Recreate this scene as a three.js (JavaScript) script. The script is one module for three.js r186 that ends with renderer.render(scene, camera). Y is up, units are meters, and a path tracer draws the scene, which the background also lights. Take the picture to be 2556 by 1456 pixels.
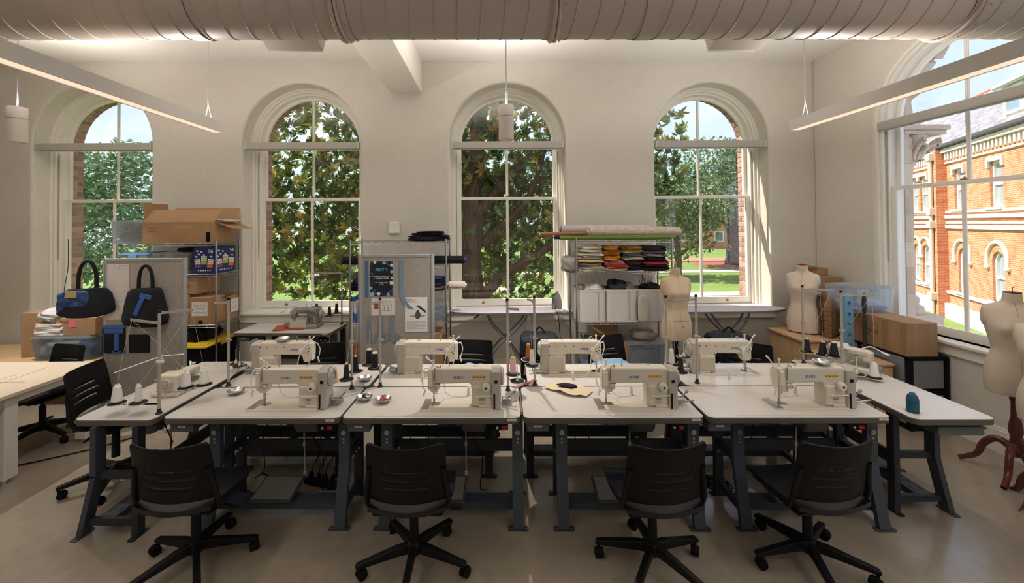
import * as THREE from 'three';
import { RoundedBoxGeometry } from 'three/addons/geometries/RoundedBoxGeometry.js';
import { mergeGeometries } from 'three/addons/utils/BufferGeometryUtils.js';
import { RectAreaLightUniformsLib } from 'three/addons/lights/RectAreaLightUniformsLib.js';

// ---------------------------------------------------------------- camera, sky, sun, exposure
const scene = new THREE.Scene();
const camera = new THREE.PerspectiveCamera(69.73, 2556 / 1456, 0.05, 400);
camera.position.set(0, 2.05, 0);
camera.rotation.order = 'YXZ';
camera.rotation.set(0.01435, -0.0146, -0.0075);
camera.setViewOffset(2556, 1456, 28, 181, 2556, 1456);
const renderer = new THREE.WebGLRenderer({ antialias: true });
renderer.toneMapping = THREE.LinearToneMapping;
renderer.toneMappingExposure = 1.5;
renderer.shadowMap.enabled = true;
RectAreaLightUniformsLib.init();

let seed = 7;
const rnd = () => { seed = (seed * 1664525 + 1013904223) >>> 0; return seed / 4294967296; };
const rr = (a, b) => a + (b - a) * rnd();
function hash(x, y) { let h = (x * 374761393 + y * 668265263) | 0; h = Math.imul(h ^ (h >>> 13), 1274126177); return ((h ^ (h >>> 16)) >>> 0) / 4294967296; }
function vnoise(x, y, per) {
  const xi = Math.floor(x), yi = Math.floor(y), fx = x - xi, fy = y - yi, w = (v) => ((v % per) + per) % per;
  const u = fx * fx * (3 - 2 * fx), v = fy * fy * (3 - 2 * fy);
  const a = hash(w(xi), w(yi)), b = hash(w(xi + 1), w(yi)), c = hash(w(xi), w(yi + 1)), d = hash(w(xi + 1), w(yi + 1));
  return a + (b - a) * u + (c - a) * v + (a - b - c + d) * u * v;
}
function fbm(x, y, per, oct = 4) { let s = 0, a = 0.5, t = 0; for (let i = 0; i < oct; i++) { s += a * vnoise(x, y, per); t += a; x *= 2; y *= 2; per *= 2; a *= 0.5; } return s / t; }

{ // sky: pale blue with thin white cloud, the same all round
  const W = 1024, Hh = 512, d = new Float32Array(W * Hh * 4);
  for (let j = 0; j < Hh; j++) for (let i = 0; i < W; i++) {
    const el = (j + 0.5) / Hh * 180 - 90, e = Math.max(0, el) / 90;
    const k = Math.pow(1 - e, 2.6);
    const c = [0.38 + 0.24 * k, 0.53 + 0.20 * k, 0.84 + 0.08 * k];
    const n = fbm(i / W * 24, j / Hh * 22, 24, 5), cl = Math.min(1, Math.max(0, (n - 0.47) * 4.0)) * 0.75;
    const q = (j * W + i) * 4;
    for (let m = 0; m < 3; m++) d[q + m] = (c[m] * (1 - cl) + [1.0, 1.0, 1.02][m] * cl) * 1.0;
    d[q + 3] = 1;
  }
  const t = new THREE.DataTexture(d, W, Hh, THREE.RGBAFormat, THREE.FloatType);
  t.mapping = THREE.EquirectangularReflectionMapping; t.magFilter = THREE.LinearFilter; t.needsUpdate = true;
  scene.background = t; scene.environment = t;
  scene.backgroundIntensity = 1.0;
}
const sun = new THREE.DirectionalLight(0xfff3e2, 6.6);
sun.position.set(-27, 33, -16); sun.target.position.set(0, 1, -4);
sun.castShadow = true; sun.shadow.mapSize.set(4096, 4096);
Object.assign(sun.shadow.camera, { left: -30, right: 30, top: 30, bottom: -30, near: 1, far: 120 });
scene.add(sun, sun.target);
const LIGHT = { up: 24, upFar: 165, upSpot: 9, down: 12.5, spot: 10 };

// ---------------------------------------------------------------- helpers
const used = {};
function numbered(n) { const k = used[n] = (used[n] ?? -1) + 1; return k ? n + '_' + String(k).padStart(3, '0') : n; }
const V = (x, y, z) => new THREE.Vector3(x, y, z);
function setUV(g) { // uv in metres by facing
  const p = g.attributes.position, n = g.attributes.normal, uv = new Float32Array(p.count * 2);
  for (let i = 0; i < p.count; i++) {
    const ax = Math.abs(n.getX(i)), ay = Math.abs(n.getY(i)), az = Math.abs(n.getZ(i));
    let u, v; if (ay >= ax && ay >= az) { u = p.getX(i); v = p.getZ(i); } else if (ax >= az) { u = p.getZ(i); v = p.getY(i); } else { u = p.getX(i); v = p.getY(i); }
    uv[2 * i] = u; uv[2 * i + 1] = v;
  }
  g.setAttribute('uv', new THREE.BufferAttribute(uv, 2)); return g;
}
function flat(g) { let q = g.index ? g.toNonIndexed() : g; for (const k of Object.keys(q.attributes)) if (!['position', 'normal', 'uv'].includes(k)) q.deleteAttribute(k); if (!q.attributes.normal) q.computeVertexNormals(); return q; }
function join(gs, keepUV) { gs = [].concat(gs).flat(3).map(flat); for (const g of gs) if (!keepUV || !g.attributes.uv) setUV(g); return gs.length > 1 ? mergeGeometries(gs, false) : gs[0]; }
function part(name, gs, mat, parent, keepUV) {
  const m = new THREE.Mesh(gs.isBufferGeometry && gs.userData.shared ? gs : join(gs, keepUV), mat); m.name = name; m.castShadow = m.receiveShadow = true; parent.add(m); return m;
}
function shared(gs, keepUV) { const g = join(gs, keepUV); g.userData.shared = true; return g; }
function tag(o, label, category, group, kind) { if (label) o.userData.label = label; if (category) o.userData.category = category; if (group) o.userData.group = group; if (kind) o.userData.kind = kind; return o; }
function thing(name, label, category, pos = [0, 0, 0], turn = 0, group) {
  const o = new THREE.Group(); o.name = numbered(name); o.position.set(...pos); o.rotation.y = turn; scene.add(o); return tag(o, label, category, group);
}
function solo(name, label, category, gs, mat, pos = [0, 0, 0], turn = 0, group, keepUV) {
  const m = part(numbered(name), gs, mat, scene, keepUV); m.position.set(...pos); m.rotation.y = turn; return tag(m, label, category, group);
}
function struct(name, gs, mat, parent) { const m = part(parent ? name : numbered(name), gs, mat, parent || scene); if (!parent) m.userData.kind = 'structure'; return m; }
function copy(src, pos, turn, label, group) { const c = src.clone(); c.name = numbered(src.name.replace(/_\d{3}$/, '')); c.userData = { ...src.userData }; if (label) c.userData.label = label; if (group) c.userData.group = group; c.position.set(...pos); if (turn !== undefined) c.rotation.set(0, turn, 0); scene.add(c); return c; }
// geometry shorthands: centre positions
const at = (g, x = 0, y = 0, z = 0, rx = 0, ry = 0, rz = 0) => { if (rx) g.rotateX(rx); if (rz) g.rotateZ(rz); if (ry) g.rotateY(ry); g.translate(x, y, z); return g; };
const box = (w, h, d, x, y, z, rx, ry, rz) => at(new THREE.BoxGeometry(w, h, d), x, y, z, rx, ry, rz);
const rbox = (w, h, d, r, x, y, z, rx, ry, rz, s = 2) => at(new RoundedBoxGeometry(w, h, d, s, Math.min(r, w / 2.02, h / 2.02, d / 2.02)), x, y, z, rx, ry, rz);
const cyl = (r1, r2, h, x, y, z, rx, ry, rz, s = 20) => at(new THREE.CylinderGeometry(r1, r2, h, s), x, y, z, rx, ry, rz);
const sph = (r, x, y, z, sx = 1, sy = 1, sz = 1, s = 14) => at(new THREE.SphereGeometry(r, s, Math.ceil(s * 0.7)).scale(sx, sy, sz), x, y, z);
const tor = (r, t, x, y, z, rx, ry, rz, s = 24) => at(new THREE.TorusGeometry(r, t, 8, s), x, y, z, rx, ry, rz);
const lathe = (pts, s = 24, x = 0, y = 0, z = 0) => at(new THREE.LatheGeometry(pts.map((p) => new THREE.Vector2(...p)), s), x, y, z);
const vec = (p) => new THREE.Vector3(...p);
const tube = (pts, r, s = 6, n) => new THREE.TubeGeometry(new THREE.CatmullRomCurve3(pts.map(vec), false, 'catmullrom', 0.3), n || Math.max(4, pts.length * 5), r, s);
function bar(a, b, r, s = 8, r2) { const A = vec(a), B = vec(b), d = B.clone().sub(A), L = d.length(); const g = new THREE.CylinderGeometry(r2 ?? r, r, L, s); g.applyQuaternion(new THREE.Quaternion().setFromUnitVectors(V(0, 1, 0), d.normalize())); const m = A.add(B).multiplyScalar(0.5); g.translate(m.x, m.y, m.z); return g; }
function beam(a, b, w, h, up = [0, 1, 0]) { // square bar
  const A = vec(a), B = vec(b), d = B.clone().sub(A), L = d.length(), z = d.normalize(), x = V(...up).cross(z).normalize(), y = z.clone().cross(x);
  const g = new THREE.BoxGeometry(w, h, L); g.applyMatrix4(new THREE.Matrix4().makeBasis(x, y, z)); const m = A.add(B).multiplyScalar(0.5); g.translate(m.x, m.y, m.z); return g;
}
function poly(pts, holes = []) { const s = new THREE.Shape(pts.map((p) => new THREE.Vector2(...p))); for (const h of holes) s.holes.push(new THREE.Path(h.map((p) => new THREE.Vector2(...p)))); return s; }
function ext(shape, depth, bevel = 0, seg = 2, cs = 12) { return new THREE.ExtrudeGeometry(shape, { depth, curveSegments: cs, bevelEnabled: bevel > 0, bevelSize: bevel, bevelThickness: bevel, bevelOffset: -bevel, bevelSegments: seg, steps: 1 }); }
function rrect(w, h, r, x = 0, y = 0, n = 5) { const p = []; for (const [sx, sy, a] of [[1, 1, 0], [-1, 1, 90], [-1, -1, 180], [1, -1, 270]]) for (let i = 0; i <= n; i++) { const t = (a + i * 90 / n) * Math.PI / 180; p.push([x + sx * (w / 2 - r) + r * Math.cos(t), y + sy * (h / 2 - r) + r * Math.sin(t)]); } return p; }
function circ(r, x = 0, y = 0, n = 16) { return Array.from({ length: n }, (_, i) => [x + r * Math.cos(i * 2 * Math.PI / n), y + r * Math.sin(i * 2 * Math.PI / n)]); }
// soft lump: sphere or box bent by noise (cloth bundles)
function lump(w, h, d, amp, s = 3, sd = 1, x = 0, y = 0, z = 0, pw = 0.45) {
  const g = new THREE.SphereGeometry(1, 28, 18), p = g.attributes.position;
  for (let i = 0; i < p.count; i++) {
    let a = p.getX(i), b = p.getY(i), c = p.getZ(i);
    const f = (v) => Math.sign(v) * Math.pow(Math.abs(v), pw);
    const n = 1 + amp * (fbm(a * s + sd * 7.3 + 40, (b * 1.6 + c) * s + 40, 997, 3) - 0.5) * 2;
    p.setXYZ(i, f(a) * w / 2 * n, f(b) * h / 2 * n, f(c) * d / 2 * n);
  }
  g.computeVertexNormals(); return at(g, x, y, z);
}

// ---------------------------------------------------------------- textures and materials
function dtex(n, fn, srgb = true, rep = 1) { // rep = repeats per metre
  const d = new Uint8Array(n * n * 4);
  for (let j = 0; j < n; j++) for (let i = 0; i < n; i++) { const c = fn(i / n, j / n), q = (j * n + i) * 4; d[q] = c[0] * 255; d[q + 1] = c[1] * 255; d[q + 2] = c[2] * 255; d[q + 3] = 255; }
  const t = new THREE.DataTexture(d, n, n, THREE.RGBAFormat); t.wrapS = t.wrapT = THREE.RepeatWrapping; t.magFilter = THREE.LinearFilter; t.minFilter = THREE.LinearMipmapLinearFilter; t.generateMipmaps = true;
  if (srgb) t.colorSpace = THREE.SRGBColorSpace; t.repeat.set(rep, rep); t.needsUpdate = true; return t;
}
const hx = (h) => [(h >> 16 & 255) / 255, (h >> 8 & 255) / 255, (h & 255) / 255];
const mixc = (a, b, t) => [0, 1, 2].map((i) => Math.min(1, Math.max(0, a[i] + (b[i] - a[i]) * t)));
function ctex(w, h, draw) { const c = document.createElement('canvas'); c.width = w; c.height = h; const x = c.getContext('2d'); draw(x, w, h); const t = new THREE.CanvasTexture(c); t.colorSpace = THREE.SRGBColorSpace; return t; }
const cache = {};
function mt(color, rough = 0.6, o = {}) { const k = color + '|' + rough + '|' + JSON.stringify(o); return cache[k] ??= new THREE.MeshPhysicalMaterial({ color, roughness: rough, ...o }); }
function mtt(map, rough = 0.7, o = {}) { return new THREE.MeshPhysicalMaterial({ map, roughness: rough, ...o }); }
const bumpFine = dtex(256, (u, v) => { const n = fbm(u * 32, v * 32, 32, 3); return [n, n, n]; }, false, 6);
const T = {
  floor: dtex(1024, (u, v) => { const n = fbm(u * 6, v * 6, 6, 5), m = fbm(u * 64 + 3, v * 64, 64, 2), s = Math.max(0, fbm(u * 18 + 5, v * 18 + 9, 18, 4) - 0.62) * 2.2; let c = mixc(hx(0x8e8272), hx(0xa39786), n * 1.2 - 0.1); c = mixc(c, hx(0x82786a), s); return c.map((k) => Math.min(1, k + (m - 0.5) * 0.05)); }, true, 0.25),
  floorR: dtex(512, (u, v) => { const n = fbm(u * 10, v * 10, 10, 4); const k = 0.30 + n * 0.28; return [k, k, k]; }, false, 0.25),
  plaster: dtex(512, (u, v) => { const n = fbm(u * 5, v * 5, 5, 4), m = fbm(u * 90, v * 90, 90, 2); return mixc(hx(0xd5cfc4), hx(0xddd8ce), n).map((k) => Math.min(1, k + (m - 0.5) * 0.025)); }, true, 0.5),
  card: dtex(256, (u, v) => { const n = fbm(u * 4, v * 4, 4, 4), m = vnoise(u * 128, v * 4, 128); return mixc(hx(0x9e7b58), hx(0xb08c69), n).map((k) => k + (m - 0.5) * 0.03); }, true, 1.5),
  board: dtex(256, (u, v) => { const a = vnoise(u * 96, v * 12, 96), b = vnoise(u * 12, v * 96, 96); return mixc(hx(0x8f8780), hx(0xb5ada4), (a + b) / 2); }, true, 5),
  canvas: dtex(256, (u, v) => { const a = vnoise(u * 120, v * 20, 120), b = vnoise(u * 20, v * 120, 120); return mixc(hx(0xd0cac2), hx(0xe0dbd4), (a + b) / 2); }, true, 5),
  linen: dtex(256, (u, v) => { const a = vnoise(u * 128, v * 32, 128), b = vnoise(u * 32, v * 128, 128), n = fbm(u * 6, v * 6, 6, 3); return mixc(hx(0xcdb597), hx(0xdcc6aa), (a + b) / 3 + n / 3); }, true, 4),
  bark: dtex(256, (u, v) => { const n = fbm(u * 24, v * 5, 24, 4); return mixc(hx(0x3f362d), hx(0x8a7b69), n); }, true, 1),
  grass: dtex(512, (u, v) => { const n = fbm(u * 8, v * 8, 8, 4), m = fbm(u * 100, v * 100, 100, 2); return mixc(hx(0x5b7534), hx(0x7d9749), n * 0.7 + m * 0.5 - 0.1); }, true, 0.12),
  slate: dtex(512, (u, v) => { const row = Math.floor(v * 24), q = Math.floor(u * 16 + (row % 2) * 0.5), h = hash((q + 16) % 16, row), e = (v * 24) % 1 < 0.14 || ((u * 16 + (row % 2) * 0.5) % 1) < 0.04; let c = mixc(hx(0x75717a), hx(0xa5a1a8), h); if (h > 0.86) c = hx(0xcfccd0); return e ? mixc(c, hx(0x4a474e), 0.6) : c; }, true, 0.28),
  brick: dtex(1024, (u, v) => { const row = Math.floor(v * 32), x = u * 12 + (row % 2) * 0.5, q = Math.floor(x) % 12, fy = (v * 32) % 1, fx = x % 1; const n = fbm(u * 60, v * 60, 60, 2); if (fy < 0.14 || fx < 0.05) return mixc(hx(0xd9b79c), hx(0xe3c6ab), n); return mixc(hx(0xb86a45), hx(0xd78e66), hash(q, row) * 0.8 + n * 0.3 - 0.1); }, true, 1 / 2.6),
  wood: dtex(512, (u, v) => { const n = fbm(u * 40, v * 3, 40, 3), w = fbm(u * 6, v * 2, 6, 3); return mixc(hx(0xbf9a72), hx(0xd9b78e), n * 0.6 + w * 0.5); }, true, 1),
  hidetex: dtex(256, (u, v) => { const n = fbm(u * 6, v * 14, 14, 4); return mixc(hx(0x4a2a20), hx(0x8a5a48), n); }, true, 3),
  marker: dtex(512, (u, v) => { const n = fbm(u * 3, v * 3, 3, 4); return mixc(hx(0xc2b29b), hx(0xcfc1ab), n); }, true, 0.7),
};
const MAT = {
  wall: mtt(T.plaster, 0.85, { bumpMap: bumpFine, bumpScale: 0.0006 }),
  ceil: mt(0xf2efe9, 0.9), trim: mt(0xebe7dd, 0.42), sash: mt(0xf1eee7, 0.38),
  floor: mtt(T.floor, 0.75, { roughnessMap: T.floorR, clearcoat: 0.55, clearcoatRoughness: 0.16 }),
  duct: mt(0xb8ada3, 0.5), beamc: mt(0xefebe1, 0.85), lampBody: mt(0xe6e2de, 0.5),
  cassette: mt(0xb9b5ad, 0.5), glass: new THREE.MeshPhysicalMaterial({ color: 0xffffff, roughness: 0.02, transmission: 1, thickness: 0, ior: 1.45 }),
  black: mt(0x0f0f11, 0.45, { specularIntensity: 0.45 }), blackRough: mt(0x0d0d0f, 0.75, { specularIntensity: 0.4 }), vinyl: mt(0x101013, 0.3), steelBlue: mt(0x3f4650, 0.5, { metalness: 0.15 }), steelDark: mt(0x2b2f36, 0.5, { metalness: 0.2 }),
  chrome: mt(0xc4c6c8, 0.22, { metalness: 1 }), steel: mt(0xa9aaab, 0.35, { metalness: 0.9 }), dull: mt(0xb9b3a8, 0.45, { metalness: 0.35 }), zinc: mt(0x9a9ea0, 0.4, { metalness: 0.8 }),
  cream: mt(0xd9d0bf, 0.38, { clearcoat: 0.25, clearcoatRoughness: 0.3 }), creamD: mt(0xc9bfae, 0.42), greyp: mt(0xb3aca2, 0.45), ivory: mt(0xe6dfce, 0.4),
  top: mtt(dtex(256, (u, v) => { const n = fbm(u * 90, v * 90, 90, 2), m = fbm(u * 4, v * 4, 4, 3); return mixc(hx(0xcbc5bd), hx(0xd8d3cb), n * 0.6 + m * 0.4); }, true, 1), 0.27),
  edge: mt(0x55524c, 0.6), white: mt(0xeeeae4, 0.5), paper: mt(0xe6e1da, 0.8), red: mt(0xc2202a, 0.4), card: mtt(T.card, 0.85),
  board: mtt(T.board, 0.95), alu: mt(0xaeb1b0, 0.45, { metalness: 0.5 }), canvas: mtt(T.canvas, 0.9), linen: mtt(T.linen, 0.9),
  clear: new THREE.MeshPhysicalMaterial({ color: 0xe9eef0, roughness: 0.22, transmission: 0.88, thickness: 0, ior: 1.4 }), clearBlue: new THREE.MeshPhysicalMaterial({ color: 0xf4f7fa, roughness: 0.25, transmission: 0.9, thickness: 0 }),
  wood: mtt(T.wood, 0.6), mahog: mt(0x5a2622, 0.35, { clearcoat: 0.3 }), bark: mtt(T.bark, 0.95, { bumpMap: T.bark, bumpScale: 0.02 }), grass: mtt(T.grass, 1), brickFar: mtt(T.brick, 0.9), slate: mtt(T.slate, 0.8),
  stone: mt(0xd3bfaa, 0.85), stoneW: mt(0xe0d7c8, 0.85), path: mt(0xcfc6b8, 0.95), navy: mt(0x1c2338, 0.9), blackCloth: mt(0x141519, 0.95),
};
// ---------------------------------------------------------------- room shell
const DW = -5.77, RW = 4.463, CE = 4.32, LW = -8.2, BZ = 3.6, SILL = 0.88, SPR = 3.22;
const WX = [-5.48, -2.648, 0.186, 3.03], RWZ = -4.04;
function archPts(hw, y0, ys = SPR, n = 28) { const p = [[-hw, y0], [hw, y0]]; for (let i = 0; i <= n; i++) { const t = Math.PI * i / n; p.push([hw * Math.cos(t), ys + hw * Math.sin(t)]); } return p; }
const shift = (pts, dx) => pts.map(([x, y]) => [x + dx, y]);
struct('floor', box(RW - LW + 0.6, 0.2, BZ - DW + 0.9, (RW + LW) / 2, -0.1, (BZ + DW) / 2), MAT.floor);
struct('ceiling', box(RW - LW + 0.6, 0.2, BZ - DW + 0.9, (RW + LW) / 2, CE + 0.1, (BZ + DW) / 2), MAT.ceil);
{
  const w = ext(poly([[LW - 0.3, -0.1], [RW + 0.28, -0.1], [RW + 0.28, CE + 0.1], [LW - 0.3, CE + 0.1]], WX.map((x) => shift(archPts(0.8, 0.84), x).reverse())), 0.19, 0.03, 3, 24);
  struct('wall_back', w.translate(0, 0, DW - 0.22), MAT.wall);
  const r = ext(poly([[DW + 0.0, -0.1], [BZ + 0.2, -0.1], [BZ + 0.2, CE + 0.1], [DW, CE + 0.1]], [shift(archPts(0.8, 0.84), RWZ).reverse(), shift(archPts(0.8, 0.84), RWZ + 2.9).reverse(), shift(archPts(0.8, 0.84), RWZ + 5.8).reverse()]), 0.19, 0.03, 3, 24);
  r.rotateY(-Math.PI / 2); r.translate(RW + 0.22, 0, 0); struct('wall_right', r, MAT.wall);
}
struct('wall_left', box(0.3, CE + 0.2, BZ - DW + 0.6, LW - 0.15, CE / 2, (BZ + DW) / 2), MAT.wall);
struct('wall_behind', box(RW - LW + 1, CE + 0.2, 0.3, (RW + LW) / 2, CE / 2, BZ + 0.15), MAT.wall);
struct('baseboard_back', [box(RW - LW, 0.2, 0.022, (RW + LW) / 2, 0.1, DW + 0.011), box(RW - LW, 0.025, 0.014, (RW + LW) / 2, 0.2125, DW + 0.007)], MAT.trim);
struct('baseboard_right', [box(0.022, 0.2, BZ - DW - 0.05, RW - 0.011, 0.1, (BZ + DW) / 2), box(0.014, 0.025, BZ - DW - 0.05, RW - 0.007, 0.2125, (BZ + DW) / 2)], MAT.trim);
struct('trim', box(0.425, CE - 3.88, BZ - DW, -1.2055, (CE + 3.88) / 2, (BZ + DW) / 2), MAT.beamc).name = 'trim_1';
struct('trim', box(0.425, CE - 3.88, BZ - DW, -6.975, (CE + 3.88) / 2, (BZ + DW) / 2), MAT.beamc).name = 'trim_2';

// sash windows, local z 0 = wall face, -z outwards
function ring(hwO, hwI, yO, yI, z0, z1, bev = 0.006) { return ext(poly(archPts(hwO, yO), [archPts(hwI, yI).reverse()]), Math.abs(z1 - z0) - 2 * bev, bev, 2).translate(0, 0, Math.min(z0, z1) + bev); }
function upperHalf(hwO, hwI, y0, y1, z0, z1) { return ring(hwO, hwI, y0, y1, z0, z1, 0.004); }
const brassy = mt(0xb87a5c, 0.35, { metalness: 0.6 });
function windowUnit(n, x, z, turn, off = 0) {
  const w = new THREE.Group(); w.name = 'window_' + n; w.userData.kind = 'structure'; w.position.set(x, 0, z); w.rotation.y = turn; scene.add(w);
  part('casing', [ring(0.815, 0.775, 0.82, 0.885, -0.36, -0.215), ring(0.78, 0.745, 0.84, 0.885, -0.41, -0.245), ring(0.75, 0.718, 0.84, 0.885, -0.46, -0.29)], MAT.trim, w);
  const M2 = 2.44, up = part('upper_sash', [upperHalf(0.72, 0.672, M2 - 0.02, M2 + 0.025, -0.43, -0.385)], MAT.sash, w);
  part('mullion', [box(0.022, SPR + 0.675 - M2, 0.03, 0, (SPR + 0.675 + M2) / 2, -0.405), box(0.036, SPR + 0.675 - M2, 0.012, 0, (SPR + 0.675 + M2) / 2, -0.405)], MAT.sash, up);
  for (const s of [-1, 1]) { const a = archPts(0.674, M2 + 0.02).filter(([px]) => s * px >= -1e-6); const pts = s > 0 ? [[0, M2 + 0.02], ...a] : [...a, [0, M2 + 0.02]]; part('pane', ext(poly(pts), 0.004).translate(0, 0, -0.41), MAT.glass, up); }
  const lo = part('lower_sash', ext(poly([[-0.72, SILL], [0.72, SILL], [0.72, M2 + 0.02], [-0.72, M2 + 0.02]], [[[-0.672, SILL + 0.095], [-0.672, M2 - 0.02], [0.672, M2 - 0.02], [0.672, SILL + 0.095]]]), 0.035, 0.004).translate(0, 0, -0.365), MAT.sash, w);
  part('mullion', [box(0.022, M2 - SILL - 0.11, 0.03, 0, (M2 + SILL + 0.075) / 2, -0.347), box(0.036, M2 - SILL - 0.11, 0.012, 0, (M2 + SILL + 0.075) / 2, -0.347)], MAT.sash, lo);
  for (const s of [-1, 1]) part('pane', box(0.674, M2 - SILL - 0.11, 0.004, s * 0.337, (M2 + SILL + 0.075) / 2, -0.35), MAT.glass, lo);
  for (const s of [-1, 1]) part('sash_lift', [rbox(0.04, 0.022, 0.006, 0.003, s * 0.36, SILL + 0.045, -0.318), at(new THREE.TorusGeometry(0.012, 0.003, 6, 12, Math.PI), s * 0.36, SILL + 0.056, -0.312)], brassy, lo);
  part('sash_lock', [rbox(0.05, 0.014, 0.03, 0.004, 0, M2 + 0.028, -0.35), cyl(0.009, 0.009, 0.02, 0.012, M2 + 0.04, -0.345)], brassy, lo);
  part('sill_board', [rbox(1.74, 0.035, 0.38, 0.01, 0, SILL - 0.018, -0.14), box(1.6, 0.03, 0.2, 0, SILL - 0.015, -0.34)], MAT.sash, w);
  part('apron', [box(1.66, 0.085, 0.018, 0, SILL - 0.079, 0.009), box(1.68, 0.016, 0.026, 0, SILL - 0.125, 0.013)], MAT.trim, w);
  part('sash_cord_track', [box(0.006, 1.5, 0.008, -0.733, 2.35, -0.285), box(0.006, 1.5, 0.008, 0.733, 2.35, -0.285)], MAT.dull, w);
  for (const c of w.children) if (!/sill|apron/.test(c.name)) c.position.z = off;
  return w;
}
WX.forEach((x, i) => windowUnit(i + 1, x, DW, 0));
for (let k = 0; k < 3; k++) windowUnit(5 + k, RW, RWZ + 2.9 * k, -Math.PI / 2, 0.2);

// roller shade cassettes across each opening at the spring line
function shade(x, z, turn, label) {
  const t = thing('roller_shade', label, 'window shade', [x, 0, z], turn, 'roller shade cassettes in the arched windows');
  part('housing', [rbox(1.54, 0.092, 0.1, 0.004, 0, 3.165, -0.06)], MAT.cassette, t);
  part('end_cap', rbox(0.01, 0.096, 0.104, 0.004, -0.773, 3.165, -0.06), MAT.lampBody, t); part('end_cap', rbox(0.01, 0.096, 0.104, 0.004, 0.773, 3.165, -0.06), MAT.lampBody, t);
  part('hem_bar', rbox(1.48, 0.014, 0.02, 0.004, 0, 3.112, -0.075), MAT.white, t);
}
shade(WX[0], DW, 0, 'grey shade cassette across the arched window behind the hanging tote bags'); shade(WX[1], DW, 0, 'grey shade cassette across the arched window behind the orange cloth machine');
shade(WX[2], DW, 0, 'grey shade cassette across the arched window behind the upright iron'); shade(WX[3], DW, 0, 'grey shade cassette across the arched window beside the room corner'); shade(RW, RWZ, -Math.PI / 2, 'grey shade cassette across the arched window facing the red brick building');

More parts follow.
